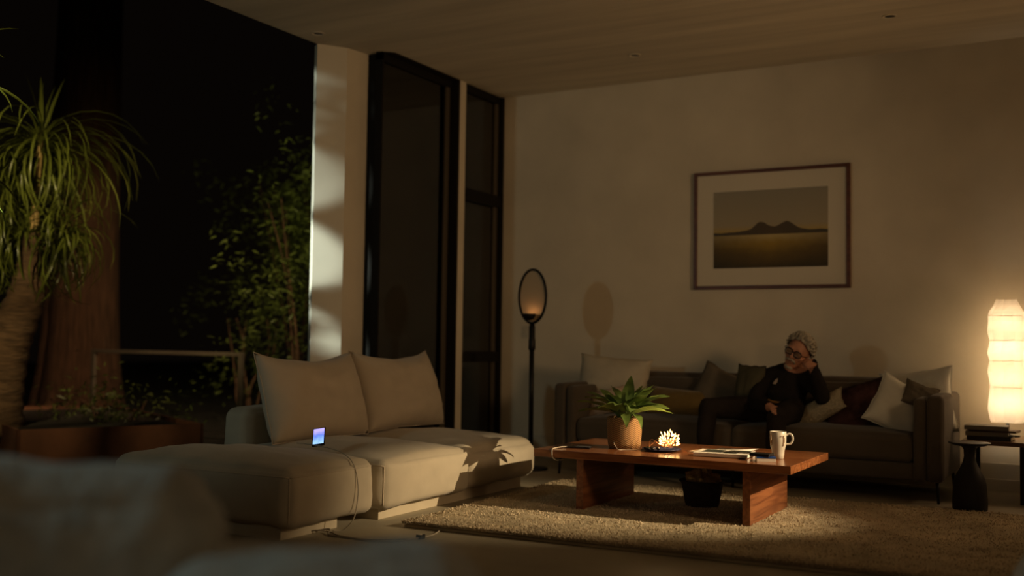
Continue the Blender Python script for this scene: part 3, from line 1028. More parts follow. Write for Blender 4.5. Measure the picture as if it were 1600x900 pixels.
for i in range(2):
    x0_ = SX0 + 0.20 + i * wS
    Puff((x0_ + 0.003, SY0, 0.275), (x0_ + wS - 0.003, 0.27, 0.465), 0.045, 0.05, 0.008, 0.006, 30 + i).build('seat_cushion', M['sofa_grey'], bs, 30)
    Puff((x0_ + 0.003, 0.14, 0.44), (x0_ + wS - 0.003, 0.27, 0.80), 0.05, 0.01, 0.012, 0.008, 40 + i).build('back_pad', M['sofa_grey'], bs, 24)
for x_ in (SX0 + 0.05, SX1 - 0.05):
    for y_ in (SY0 + 0.05, SY1 - 0.06):
        sg = 1 if x_ > 0 else -1
        MB().tube([(x_, y_, 0.16), (x_ + sg * 0.01, y_ + (-0.01 if y_ < 0 else .01), 0.0)], [0.013, 0.009], 10).build('leg', M['black_metal'], bs, True)
MB().tube([(0, SY0 + 0.05, 0.16), (0, SY0 + 0.05, 0.0)], [0.012, 0.009], 10).build('leg', M['black_metal'], bs, True)

R = math.radians
pillow('cushion', 'cream square cushion standing in the left corner of the grey sofa', 0.66, 0.50, 0.20, (-3.70, 8.40, 0.735), (R(-14), R(4), R(6)), M['cream'], 11, 'cushions on the grey sofa', corner=0.09)
pillow('cushion', 'small blush cushion behind the potted plant on the grey sofa', 0.34, 0.24, 0.13, (-3.66, 8.16, 0.595), (R(-30), R(-14), R(-8)), M['pink_cream'], 12, 'cushions on the grey sofa', corner=0.09)
pillow('cushion', 'mustard velvet lumbar cushion lying right of the potted plant', 0.50, 0.26, 0.14, (-3.06, 8.27, 0.60), (R(-24), R(4), R(4)), M['mustard'], 13, 'cushions on the grey sofa', corner=0.07)
pillow('cushion', 'taupe cushion leaning against the grey sofa back beside the mustard one', 0.44, 0.40, 0.15, (-2.74, 8.39, 0.69), (R(-16), R(24), R(0)), M['taupe'], 14, 'cushions on the grey sofa', corner=0.08)
pillow('cushion', 'olive and black cushion upright beside the seated man', 0.26, 0.44, 0.14, (-2.43, 8.17, 0.715), (R(-8), R(3), R(-20)), M['olive_c'], 15, 'cushions on the grey sofa', M['sweater'], corner=0.06)
pillow('cushion', 'cream fur cushion leaning against the seated man', 0.46, 0.20, 0.12, (-1.88, 8.12, 0.60), (R(-38), R(-30), R(-8)), M['fur'], 16, 'cushions on the grey sofa', corner=0.10)
pillow('cushion', 'maroon patterned cushion slumped between fur and white cushions', 0.56, 0.40, 0.16, (-1.60, 8.20, 0.64), (R(-34), R(-18), R(0)), M['maroon'], 17, 'cushions on the grey sofa', corner=0.09)
pillow('cushion', 'white cotton cushion with a pointed corner behind the right sofa arm', 0.54, 0.50, 0.17, (-1.21, 8.42, 0.68), (R(-14), R(-8), R(-4)), M['white_c'], 18, 'cushions on the grey sofa', corner=0.10)
pillow('cushion', 'off-white cushion slumped against the inside of the right sofa arm', 0.42, 0.42, 0.16, (-1.30, 8.17, 0.64), (R(-22), R(28), R(16)), M['white_c'], 19, 'cushions on the grey sofa', corner=0.10)
pillow('cushion', 'small taupe cushion wedged on top of the right sofa arm pad', 0.24, 0.19, 0.09, (-1.16, 8.16, 0.735), (R(-20), R(20), R(10)), M['taupe'], 20, 'cushions on the grey sofa', corner=0.12)

# ================================================================== PERSON
def build_person():
    root = thing('person', 'person in black sweater and glasses sitting on the sofa, head propped on hand', 'person', (-2.16, 8.10, 0))
    O = Vector((-2.16, 8.10, 0))
    # joints (world) and radii, kind: 0 sweater 1 trousers 2 skin 3 shoe
    J = {}

    def j(n, p, r):
        J[n] = (Vector(p) - O, r)
    j('pelvis', (-2.17, 8.22, 0.585), (.15, .12))
    j('belly', (-2.16, 8.21, 0.69), (.155, .125))
    j('chest', (-2.13, 8.24, 0.79), (.150, .115))
    j('upper', (-2.11, 8.25, 0.855), (.105, .09))
    j('neck', (-2.085, 8.235, 0.905), (.055, .055))
    j('skull', (-2.06, 8.19, 0.965), (.052, .055))
    j('r_sho', (-2.285, 8.22, 0.835), (.07, .07))
    j('r_arm', (-2.335, 8.14, 0.74), (.058, .058))
    j('r_elb', (-2.335, 8.01, 0.645), (.052, .052))
    j('r_fore', (-2.245, 7.88, 0.635), (.046, .046))
    j('r_wri', (-2.17, 7.80, 0.630), (.034, .030))
    j('l_sho', (-1.945, 8.22, 0.815), (.07, .07))
    j('l_arm', (-1.875, 8.15, 0.745), (.058, .058))
    j('l_elb', (-1.835, 8.06, 0.70), (.052, .052))
    j('l_fore', (-1.858, 8.055, 0.80), (.047, .047))
    j('l_wri', (-1.895, 8.07, 0.895), (.036, .034))
    j('r_hip', (-2.27, 8.18, 0.58), (.115, .10))
    j('r_thi', (-2.46, 7.99, 0.60), (.085, .085))
    j('r_kne', (-2.635, 7.80, 0.605), (.068, .068))
    j('r_shi', (-2.64, 7.745, 0.38), (.058, .058))
    j('r_ank', (-2.645, 7.73, 0.11), (.042, .042))
    j('l_hip', (-2.08, 8.17, 0.58), (.115, .10))
    j('l_thi', (-2.085, 7.97, 0.575), (.085, .085))
    j('l_kne', (-2.095, 7.76, 0.555), (.068, .068))
    j('l_shi', (-2.10, 7.70, 0.35), (.057, .057))
    j('l_ank', (-2.105, 7.69, 0.11), (.042, .042))
    E_ = [('pelvis', 'belly', 0), ('belly', 'chest', 0), ('chest', 'upper', 0), ('upper', 'neck', 0), ('neck', 'skull', 2),
          ('upper', 'r_sho', 0), ('r_sho', 'r_arm', 0), ('r_arm', 'r_elb', 0), ('r_elb', 'r_fore', 0), ('r_fore', 'r_wri', 0),
          ('upper', 'l_sho', 0), ('l_sho', 'l_arm', 0), ('l_arm', 'l_elb', 0), ('l_elb', 'l_fore', 0), ('l_fore', 'l_wri', 0),
          ('pelvis', 'r_hip', 1), ('r_hip', 'r_thi', 1), ('r_thi', 'r_kne', 1), ('r_kne', 'r_shi', 1), ('r_shi', 'r_ank', 1),
          ('pelvis', 'l_hip', 1), ('l_hip', 'l_thi', 1), ('l_thi', 'l_kne', 1), ('l_kne', 'l_shi', 1), ('l_shi', 'l_ank', 1)]
    names = list(J)
    bones = [(J[a][0], J[b_][0], k_, max(J[a][1]), max(J[b_][1])) for a, b_, k_ in E_]
    parts = MB()

    def limb(chain, flat=1.0):
        pts = [J[n_][0] for n_ in chain]
        rs = [J[n_][1][0] for n_ in chain]
        fine = bez(pts, 10 * (len(pts) - 1))
        m_ = len(fine) - 1
        for i_, p_ in enumerate(fine):
            t_ = i_ / m_ * (len(rs) - 1)
            k_ = min(int(t_), len(rs) - 2)
            r_ = rs[k_] + (rs[k_ + 1] - rs[k_]) * (t_ - k_)
            parts.ball(p_, r_, 18, 12, 0, (1, flat, 1))
    limb(['pelvis', 'belly', 'chest', 'upper', 'neck', 'skull'], 0.82)
    limb(['upper', 'r_sho'])
    limb(['upper', 'l_sho'])
    limb(['r_sho', 'r_arm', 'r_elb', 'r_fore', 'r_wri'])
    limb(['l_sho', 'l_arm', 'l_elb', 'l_fore', 'l_wri'])
    for s_ in ('r', 'l'):
        limb(['pelvis', s_ + '_hip'], 0.85)
        limb([s_ + '_hip', s_ + '_thi', s_ + '_kne'])
        limb([s_ + '_kne', s_ + '_shi', s_ + '_ank'])
    # head, in its own frame: x = person's left, y = back, z = up
    HC = Vector((-2.045, 8.165, 1.035)) - O
    HM = Matrix.Translation(HC) @ Euler((R(6), R(27), R(-4))).to_matrix().to_4x4()
    HS = 1.10

    def hball(c, r, sc=(1, 1, 1), u=20, v=14):
        q = MB().ball((0, 0, 0), r * HS, u, v, 0, sc)
        q.transform(HM @ Matrix.Translation(Vector(c) * HS))
        parts.add(q.v, q.f)
    hball((0, 0.010, 0.030), 0.088, (0.90, 1.06, 1.0))        # cranium
    hball((0, -0.018, -0.020), 0.074, (0.90, 0.95, 1.18))     # face
    hball((0, -0.040, -0.082), 0.040, (1.10, 0.95, 0.75))     # jaw
    hball((0, -0.058, -0.098), 0.020, (1.1, 0.9, 0.8))        # chin
    hball((0, -0.098, -0.022), 0.016, (0.85, 1.2, 1.0))       # nose tip
    hball((0, -0.088, -0.002), 0.013, (0.75, 1.0, 2.0))       # nose bridge
    hball((0.012, -0.090, -0.026), 0.009)
    hball((-0.012, -0.090, -0.026), 0.009)
    for s_ in (-1, 1):
        hball((s_ * 0.045, -0.062, -0.018), 0.022, (1, .8, .9))   # cheeks
        hball((s_ * 0.030, -0.078, 0.032), 0.017, (1.5, .7, .6))  # brow
        hball((s_ * 0.078, 0.012, -0.005), 0.024, (0.35, 0.75, 1.25), 14, 10)  # ears
        hball((s_ * 0.030, -0.074, 0.012), 0.014, (1.1, .6, .8))
    hball((0, -0.082, -0.060), 0.018, (1.35, .6, .38))        # lips
    hball((0, -0.078, -0.069), 0.016, (1.2, .6, .38))
    # hands: palm + five fingers, each a bent tapering chain
    def hand(wrist, palm_dir, up_dir, curl, side):
        w = Vector(wrist) - O
        f_ = Vector(palm_dir).normalized()
        n_ = (Vector(up_dir) - f_ * Vector(up_dir).dot(f_)).normalized()
        s_ = f_.cross(n_) * side
        q = MB()
        q.tube([w - f_ * 0.02, w + f_ * 0.03, w + f_ * 0.065, w + f_ * 0.088], [0.027, 0.034, 0.037, 0.030], 12)
        Sq = Matrix.Identity(3)
        # flatten the palm along its normal
        for i in range(len(q.v)):
            p_ = Vector(q.v[i])
            h_ = (p_ - w).dot(n_)
            q.v[i] = tuple(p_ - n_ * h_ * 0.50)
        parts.add(q.v, q.f)
        for k_, (off, ln_, r_) in enumerate(((-0.027, 0.070, .0088), (-0.009, 0.082, .0092), (0.010, 0.076, .0090), (0.027, 0.060, .0080))):
            p0 = w + f_ * (0.075 - abs(off) * 0.2) + s_ * off
            d_ = f_.copy()
            pts, rr = [p0], [r_ * 1.05]
            for sgm, cr in ((0.45, 0.5), (0.32, 1.0), (0.23, 0.8)):
                d_ = (Matrix.Rotation(-curl * cr, 3, f_.cross(n_)) @ d_).normalized()
                pts.append(pts[-1] + d_ * ln_ * sgm)
                rr.append(rr[-1] * 0.92)
            parts.tube(bez(pts, 12), [r_ * (1.05 - 0.25 * i / 12) for i in range(13)][:len(bez(pts, 12))], 10)
        p0 = w + f_ * 0.015 - s_ * 0.024
        tp = [p0, p0 + f_ * 0.025 - s_ * 0.022 - n_ * 0.004, p0 + f_ * 0.052 - s_ * 0.028 - n_ * 0.010, p0 + f_ * 0.072 - s_ * 0.024 - n_ * 0.014]
        tb = bez(tp, 12)
        parts.tube(tb, [0.0125 - 0.004 * i / len(tb) for i in range(len(tb))], 10)
    hand((-2.165, 7.79, 0.640), (0.55, -0.62, -0.16), (0, 0, 1), 0.38, 1)
    hand((-1.895, 8.085, 0.905), (-0.62, 0.10, 0.55), (0.35, -0.9, 0.2), 0.75, -1)
    # feet
    for a_ in ('r_ank', 'l_ank'):
        c_ = J[a_][0]
        for t_, r_ in ((0.02, .045), (-0.04, .045), (-0.10, .042), (-0.15, .034)):
            parts.ball((c_.x, c_.y + t_, 0.052), r_, 14, 10, 0, (0.95, 1.1, 0.95))
    pm = bpy.data.meshes.new('raw')
    pm.from_pydata(parts.v, [], parts.f)
    po = bpy.data.objects.new('raw', pm)
    COL.objects.link(po)
    rm = po.modifiers.new('r', 'REMESH')
    rm.mode = 'VOXEL'
    rm.voxel_size = 0.0055
    sm2 = po.modifiers.new('s', 'SMOOTH')
    sm2.factor = 0.5
    sm2.iterations = 3
    dg = bpy.context.evaluated_depsgraph_get()
    body = bpy.data.meshes.new_from_object(po.evaluated_get(dg))
    bpy.data.objects.remove(po)
    body.name = 'body'
    co = np.empty(len(body.vertices) * 3)
    body.vertices.foreach_get('co', co)
    co = co.reshape(-1, 3)
    # folds in the clothing
    best = np.full(len(co), 1e9)
    kind = np.zeros(len(co), int)
    for a_, b_, k_, ra, rb in bones:
        a_ = np.array(a_)
        b_ = np.array(b_)
        ab = b_ - a_
        t_ = np.clip(((co - a_) @ ab) / (ab @ ab), 0, 1)
        dd = np.linalg.norm(co - (a_ + t_[:, None] * ab), axis=1) - (ra + (rb - ra) * t_)
        m2 = dd < best
        best[m2] = dd[m2]
        kind[m2] = k_
    hc = np.array(HM @ Vector((0, -0.01, -0.01)))
    kind[np.linalg.norm(co - hc, axis=1) < 0.150] = 2
    neckz = np.array(J['neck'][0])
    for wn, fd in (('r_wri', (0.55, -0.62, -0.16)), ('l_wri', (-0.80, -0.05, 0.42))):
        wv = np.array(J[wn][0])
        fd = np.array(Vector(fd).normalized())
        rel = co - wv
        kind[~((kind == 1) & (best < 0.012)) & (np.linalg.norm(rel, axis=1) < 0.20) & ((rel @ fd) > 0.012) & (np.linalg.norm(rel - np.outer(rel @ fd, fd), axis=1) < 0.065)] = 2
    kind[co[:, 2] < 0.10] = 3
    nr = np.empty(len(co) * 3)
    body.vertices.foreach_get('normal', nr)
    nr = nr.reshape(-1, 3)
    for i in np.nonzero(kind < 2)[0]:
        p_ = Vector(co[i])
        f_ = noise.fractal(p_ * 9, 1, 2, 3)
        co[i] += nr[i] * (0.004 + 0.008 * abs(f_))
    body.vertices.foreach_set('co', co.reshape(-1))
    for m_ in ('sweater', 'trousers', 'skin', 'shoe'):
        body.materials.append(M[m_])
    mi_ = [int(np.bincount(kind[list(p_.vertices)]).argmax()) for p_ in body.polygons]
    body.polygons.foreach_set('material_index', mi_)
    body.polygons.foreach_set('use_smooth', [True] * len(body.polygons))
    bo = bpy.data.objects.new('body', body)
    COL.objects.link(bo)
    bo.parent = root

    # hair: cap with swept white locks
    hv, hf = [], []
    nu, nv = 40, 18
    for i in range(nv + 1):
        for k_ in range(nu):
            a_ = 2 * PI * k_ / nu
            fr_ = 0.5 - 0.5 * math.sin(a_)             # 1 at the front (-y)
            lim = (0.66 - 0.40 * fr_ ** 1.6 + 0.03 * noise.noise(Vector((math.cos(a_) * 3, math.sin(a_) * 3, 2)))) * PI
            th = lim * i / nv
            dirv = Vector((math.sin(th) * math.cos(a_), math.sin(th) * math.sin(a_), math.cos(th)))
            rr = 0.098 + 0.010 * noise.fractal(dirv * 3.2, 1, 2, 4) + 0.004 * math.sin(a_ * 14 + th * 5)
            if th > 0.42 * PI:
                rr += 0.006
            p_ = Vector((dirv.x * rr * 0.93, 0.008 + dirv.y * rr * 1.04, 0.028 + dirv.z * rr * 1.05 + 0.006))
            hv.append(HM @ (p_ * HS))
            
    for i in range(nv):
        for k_ in range(nu):
            k2 = (k_ + 1) % nu
            hf.append((i * nu + k_, (i + 1) * nu + k_, (i + 1) * nu + k2, i * nu + k2))
    hmb = MB()
    hmb.add(hv, hf)
    hr_ = random.Random(4)
    for k_ in range(340):
        a_ = hr_.uniform(0, 2 * PI)
        fr_ = 0.5 - 0.5 * math.sin(a_)
        lim = (0.66 - 0.40 * fr_ ** 1.6) * PI
        th = lim * hr_.uniform(0.35, 1.0)
        pts = []
        x0_, y0_, z0_ = math.sin(th) * math.cos(a_), math.sin(th) * math.sin(a_), math.cos(th)
        for q_ in range(5):
            dv_ = Vector((x0_ * (1 + 0.05 * q_), y0_ + 0.16 * q_, z0_ - 0.06 * q_ * (1 if y0_ > -0.2 else -0.3))).normalized()
            dv_ = (dv_ + Vector((hr_.uniform(-.07, .07), hr_.uniform(-.04, .04), hr_.uniform(-.07, .07)))).normalized()
            rr = 0.107 + 0.006 * math.sin(q_ * 0.9) + hr_.uniform(-.002, .006)
            pts.append(HM @ (Vector((dv_.x * rr * 0.95, 0.008 + dv_.y * rr * 1.04, 0.034 + dv_.z * rr * 1.05)) * HS))
        hmb.tube(pts, [0.002, 0.0042, 0.0048, 0.0035, 0.001], 5)
    ho = hmb.build('hair', M['hair'], root, True)
    ms = MB()
    for s_ in (-1, 1):
        ms.tube([HM @ (Vector(p_) * HS) for p_ in bez([(0, -0.097, -0.041), (s_ * 0.016, -0.094, -0.043), (s_ * 0.032, -0.082, -0.052), (s_ * 0.038, -0.072, -0.066)], 10)],
                [0.008, 0.009, 0.009, 0.009, 0.008, 0.008, 0.007, 0.006, 0.005, 0.003], 8)
    ms.build('moustache', M['hair'], root, True)
    bd = MB()
    bd.ball((0, 0, 0), 0.026, 14, 10, 0, (1.3, .7, .7))
    bd.transform(HM @ Matrix.Translation(Vector((0, -0.060, -0.106)) * HS))
    bd.build('beard', M['hair'], root, True)
    # glasses
    gl = MB()
    le = MB()
    for s_ in (-1, 1):
        c_ = Vector((s_ * 0.033, -0.098, 0.008))
        ringp = []
        for i in range(28):
            a_ = 2 * PI * i / 28
            ringp.append(HM @ ((c_ + Vector((0.028 * math.copysign(abs(math.cos(a_)) ** .8, math.cos(a_)), 0.004 * abs(math.cos(a_)), 0.022 * math.copysign(abs(math.sin(a_)) ** .8, math.sin(a_))))) * HS))
        gl.tube(ringp, 0.0034, 8, closed=True)
        q = MB().ball((0, 0, 0), 0.026 * HS, 18, 6, 0, (1, 0.06, 0.8))
        q.transform(HM @ Matrix.Translation(c_ * HS))
        le.add(q.v, q.f)
        gl.tube([HM @ (Vector(p_) * HS) for p_ in ((s_ * 0.060, -0.094, 0.014), (s_ * 0.082, -0.06, 0.014), (s_ * 0.084, 0.0, 0.010))], 0.003, 8)
    gl.tube([HM @ (Vector(p_) * HS) for p_ in ((-0.008, -0.100, 0.012), (0, -0.103, 0.016), (0.008, -0.100, 0.012))], 0.003, 8)
    gob = gl.build('glasses', M['black_gloss'], root, True)
    M['clear_lens'] = M['glass']
    le.build('lenses', M['clear_lens'], gob, True)
    # pale print on the sweater's chest and the strip of shirt hem
    pt = MB()
    pt.add([Vector(q_) - O for q_ in ((-2.235, 8.085, .80), (-2.205, 8.08, .795), (-2.19, 8.085, .82), (-2.20, 8.09, .85), (-2.215, 8.09, .84))], [(0, 1, 2, 3, 4)])
    q = pt.build('chest_print', M['pink_cream'], root)
    sl = q.modifiers.new('t', 'SOLIDIFY')
    sl.thickness = 0.004
    sw = q.modifiers.new('w', 'SHRINKWRAP')
    sw.target = bo
    sw.offset = 0.003
    hemp = [Vector(p_) - O for p_ in ((-2.25, 8.075, .665), (-2.21, 8.06, .655), (-2.16, 8.055, .65), (-2.12, 8.06, .655))]
    hb = MB().tube(bez(hemp, 14), 0.010, 8)
    hb.build('shirt_hem', M['gold_print'], root, True)
    return root


build_person()

# ================================================================== PICTURE
pic = thing('picture', 'framed landscape print with a wide cream mat on the back wall', 'picture', (-2.470, YB, 2.0915))
hw, hh, fd = 0.675, 0.5185, 0.035
fr = MB()
bw = 0.030
fr.box((-hw, -fd, -hh), (-hw + bw, -0.002, hh), bevel=0.002)
fr.box((hw - bw, -fd, -hh), (hw, -0.002, hh), bevel=0.002)
fr.box((-hw + bw, -fd, hh - bw), (hw - bw, -0.002, hh), bevel=0.002)
fr.box((-hw + bw, -fd, -hh), (hw - bw, -0.002, -hh + bw), bevel=0.002)
fr.build('frame', M['frame_wood'], pic)
MB().box((-hw + bw, -0.020, -hh + bw), (hw - bw, -0.006, hh - bw)).build('mat', M['matboard'], pic)
art = bpy.data.materials.new('landscape_print')
art.use_nodes = True
nt = art.node_tree
ab = nt.nodes['Principled BSDF']
ab.inputs['Roughness'].default_value = 0.6
tc = nt.nodes.new('ShaderNodeTexCoord')
sx = nt.nodes.new('ShaderNodeSeparateXYZ')
nt.links.new(tc.outputs['Generated'], sx.inputs[0])
U_, V_ = sx.outputs[0], sx.outputs[2]
nz = nt.nodes.new('ShaderNodeTexNoise')
nz.inputs['Scale'].default_value = 9
nz.inputs['Detail'].default_value = 6
nt.links.new(tc.outputs['Generated'], nz.inputs['Vector'])


def ramp(fac, stops):
    r_ = nt.nodes.new('ShaderNodeValToRGB')
    el = r_.color_ramp.elements
    while len(el) < len(stops):
        el.new(0.5)
    for e_, (p_, c_) in zip(el, stops):
        e_.position = p_
        e_.color = (*c_, 1)
    nt.links.new(fac, r_.inputs[0])
    return r_.outputs[0]


def mixc(f_, a_, b_):
    m_ = nt.nodes.new('ShaderNodeMix')
    m_.data_type = 'RGBA'
    nt.links.new(f_, m_.inputs[0])
    nt.links.new(a_, m_.inputs[6])
    nt.links.new(b_, m_.inputs[7])
    return m_.outputs[2]


sky = ramp(V_, [(0.47, (0.46, 0.33, 0.10)), (0.55, (0.38, 0.32, 0.21)), (1.0, (0.31, 0.28, 0.21))])
wob = mnode(nt, 'ADD', V_, mnode(nt, 'MULTIPLY', mnode(nt, 'SUBTRACT', nz.outputs['Fac'], 0.5), 0.10))
gx = mnode(nt, 'ABSOLUTE', mnode(nt, 'SUBTRACT', U_, 0.5))
grass = ramp(wob, [(0.0, (0.055, 0.035, 0.008)), (0.18, (0.17, 0.105, 0.014)), (0.32, (0.36, 0.23, 0.025)), (0.41, (0.52, 0.40, 0.16))])
dark = ramp(wob, [(0.0, (0.03, 0.022, 0.006)), (0.25, (0.07, 0.045, 0.01)), (0.41, (0.24, 0.18, 0.08))])
grass = mixc(mnode(nt, 'MINIMUM', mnode(nt, 'MULTIPLY', gx, 1.7), 1.0), grass, dark)


def hump(c_, w_, h_):
    x_ = mnode(nt, 'DIVIDE', mnode(nt, 'SUBTRACT', U_, c_), w_)
    return mnode(nt, 'MULTIPLY', mnode(nt, 'POWER', 2.718, mnode(nt, 'MULTIPLY', mnode(nt, 'MULTIPLY', x_, x_), -1.0)), h_)


ridge = mnode(nt, 'ADD', mnode(nt, 'ADD', hump(0.42, 0.07, 0.085), hump(0.66, 0.07, 0.075)), mnode(nt, 'ADD', hump(0.55, 0.25, 0.055), 0.462))
ridge = mnode(nt, 'ADD', ridge, mnode(nt, 'MULTIPLY', mnode(nt, 'SUBTRACT', nz.outputs['Fac'], 0.5), 0.04))
hill = ramp(U_, [(0.0, (0.06, 0.05, 0.035)), (0.5, (0.09, 0.060, 0.03)), (1.0, (0.06, 0.048, 0.03))])
is_hill = mnode(nt, 'LESS_THAN', V_, ridge)
is_grass = mnode(nt, 'LESS_THAN', V_, 0.425)
colr = mixc(is_grass, mixc(is_hill, sky, hill), grass)
nt.links.new(colr, ab.inputs['Base Color'])
MB().box((-0.494, -0.0225, -0.336), (0.494, -0.0195, 0.336)).build('print', art, pic)

# ================================================================== FLOOR LAMP with a disc
lp = thing('floor_lamp', 'black floor lamp with an upright oval disc near the room corner', 'lamp', (-4.285, 8.0, 0))
MB().lathe([(0.15, 0.0), (0.15, 0.012), (0.14, 0.018), (0.02, 0.022), (0.018, 0.05)], segs=40).build('base', M['black_metal'], lp, True)
MB().tube([(0, 0, 0.02), (0, 0, 1.25)], 0.021, 16).build('pole', M['black_metal'], lp, True)
MB().lathe([(0.026, 1.02), (0.030, 1.03), (0.030, 1.11), (0.026, 1.12), (0.026, 1.225), (0.020, 1.235)], segs=24).build('collar', M['black_metal'], lp, True)
ringv = [(0.132 * math.cos(2 * PI * i / 64), 0.0, 1.485 + 0.232 * math.sin(2 * PI * i / 64)) for i in range(64)]
rg = MB().tube(ringv, 0.011, 10, closed=True).build('ring', M['black_metal'], lp, True)
dv = [(0, 0, 1.485), (0, 0.006, 1.485)]
dsc = MB()
nn = 64
top = [(0.126 * math.cos(2 * PI * i / nn), 0.004, 1.485 + 0.226 * math.sin(2 * PI * i / nn)) for i in range(nn)]
bot = [(p_[0], 0.010, p_[2]) for p_ in top]
dsc.add(top + bot, [tuple(range(nn)), tuple(reversed(range(nn, 2 * nn)))] + [(i, nn + i, nn + (i + 1) % nn, (i + 1) % nn) for i in range(nn)])
dsc.build('disc', M['mirror_disc'], lp)
MB().lathe([(0.012, 1.275), (0.040, 1.285), (0.056, 1.31), (0.058, 1.332), (0.054, 1.332), (0.05, 1.315), (0.001, 1.305)], (0, -0.062, 0), 28, cap=False).build('cup', M['black_metal'], lp, True)
MB().lathe([(0.045, 1.322), (0.001, 1.323)], (0, -0.062, 0), 24).build('lamp_bulb', emit('candle_glow', (1.0, 0.45, 0.16), 1.1), lp, True)
lg = light('floor_lamp_glow', 'POINT', (-4.285, 7.935, 1.345), 0.10, (1.0, 0.5, 0.2), 0.01)

# ================================================================== PAPER LAMP and its tables
TZ = 0.432
tb = thing('side_table', 'brown wooden rectangular side table under the tall paper lamp', 'table', (-0.20, 8.48, 0))
MB().box((-0.68, -0.33, TZ - 0.03), (0.70, 0.33, TZ), bevel=0.003).build('tabletop', M['side_wood'], tb)
for x_ in (-0.63, -0.31 + 0.02, 0.64):
    for y_ in (-0.30, 0.29):
        if x_ == -0.29 and y_ > 0:
            continue
        MB().box((x_ - 0.016, y_ - 0.016, 0), (x_ + 0.016, y_ + 0.016, TZ - 0.029), bevel=0.003).build('leg', M['ebony'], tb)

rt_ = thing('pedestal_table', 'small black turned pedestal table in front of the books', 'table', (-0.785, 7.74, 0))
MB().lathe([(0.105, 0.0), (0.110, 0.006), (0.112, 0.05), (0.104, 0.17), (0.095, 0.215), (0.066, 0.27), (0.042, 0.32), (0.035, 0.36), (0.038, 0.405), (0.052, 0.425)], segs=48).build('pedestal', M['ebony'], rt_, True)
MB().lathe([(0.05, 0.424), (0.10, 0.432), (0.133, 0.444), (0.136, 0.451), (0.130, 0.453), (0.001, 0.450)], segs=48).build('top', M['ebony'], rt_, True)


def book(label, loc, w, d_, h, rz, cover, group='books on the side table'):
    t_ = thing('book', label, 'book', loc, rz, group)
    MB().box((-w / 2, -d_ / 2, 0), (w / 2, d_ / 2, 0.003)).box((-w / 2, -d_ / 2, h - 0.003), (w / 2, d_ / 2, h)).box((-w / 2, -d_ / 2, 0), (w / 2, -d_ / 2 + 0.004, h), bevel=0.001).build('cover', cover, t_)
    MB().box((-w / 2 + 0.004, -d_ / 2 + 0.004, 0.003), (w / 2 - 0.004, d_ / 2 - 0.004, h - 0.003)).build('pages', M['pages'], t_)


book('dark clothbound book, bottom of the stack beside the paper lamp', (-0.700, 8.32, TZ), 0.29, 0.21, 0.030, R(-4), M['book_c'])
book('grey clothbound book, second from the bottom of the stack', (-0.725, 8.32, TZ + 0.030), 0.28, 0.20, 0.028, R(2), M['book_a'])
book('thin brown book, second from the top and sticking out to the right', (-0.675, 8.33, TZ + 0.058), 0.31, 0.19, 0.014, R(-7), M['book_b'])
book('pale grey book on top of the stack beside the paper lamp', (-0.725, 8.325, TZ + 0.072), 0.29, 0.20, 0.030, R(1), M['book_a'])

pl_ = thing('paper_lamp', 'tall glowing white paper lamp with pinched waists on the side table', 'lamp', (-0.618, 8.70, TZ))
MB().lathe([(0.085, 0.0), (0.085, 0.008), (0.02, 0.016), (0.012, 0.03), (0.010, 0.12)], segs=32).build('base', M['black_metal'], pl_, True)
shade = bpy.data.materials.new('glowing_paper')
shade.use_nodes = True
nt = shade.node_tree
nt.nodes.clear()
o_ = nt.nodes.new('ShaderNodeOutputMaterial')
df = nt.nodes.new('ShaderNodeBsdfDiffuse')
df.inputs[0].default_value = (0.75, 0.68, 0.55, 1)
tl = nt.nodes.new('ShaderNodeBsdfTranslucent')
nz = nt.nodes.new('ShaderNodeTexNoise')
nz.inputs['Scale'].default_value = 10
nz.inputs['Detail'].default_value = 6
tc = nt.nodes.new('ShaderNodeTexCoord')
nt.links.new(tc.outputs['Object'], nz.inputs['Vector'])
cr = nt.nodes.new('ShaderNodeValToRGB')
cr.color_ramp.elements[0].color = (0.66, 0.60, 0.48, 1)
cr.color_ramp.elements[1].color = (0.84, 0.78, 0.66, 1)
nt.links.new(nz.outputs['Fac'], cr.inputs[0])
nt.links.new(cr.outputs[0], tl.inputs[0])
mx = nt.nodes.new('ShaderNodeMixShader')
mx.inputs[0].default_value = 0.6
nt.links.new(df.outputs[0], mx.inputs[1])
nt.links.new(tl.outputs[0], mx.inputs[2])
tp = nt.nodes.new('ShaderNodeBsdfTransparent')
tp.inputs[0].default_value = (1.0, 0.84, 0.64, 1)
mx2 = nt.nodes.new('ShaderNodeMixShader')
mx2.inputs[0].default_value = 0.42
nt.links.new(mx.outputs[0], mx2.inputs[1])
nt.links.new(tp.outputs[0], mx2.inputs[2])
nt.links.new(mx2.outputs[0], o_.inputs[0])
SH0 = 0.105
SHH = 0.92
sv, sf = [], []
keys = [(0.0, .118), (0.03, .128), (0.11, .142), (0.20, .130), (0.285, .122), (0.325, .126), (0.41, .142), (0.46, .132), (0.50, .124), (0.56, .138), (0.62, .130), (0.665, .124), (0.74, .138), (0.82, .130), (0.865, .130), (0.90, .122), (0.955, .092), (1.0, .075)]
hx = 10
for t_, r_ in keys:
    for s_ in range(hx):
        a_ = 2 * PI * (s_ + 0.25 + 0.12 * math.sin(t_ * 20)) / hx
        rr = r_ * (1 + 0.035 * noise.noise(Vector((math.cos(a_) * 2, math.sin(a_) * 2, t_ * 14)))) * 0.97
        sv.append((rr * math.cos(a_), rr * math.sin(a_), SH0 + t_ * SHH + 0.006 * noise.noise(Vector((a_, t_ * 9, 4)))))
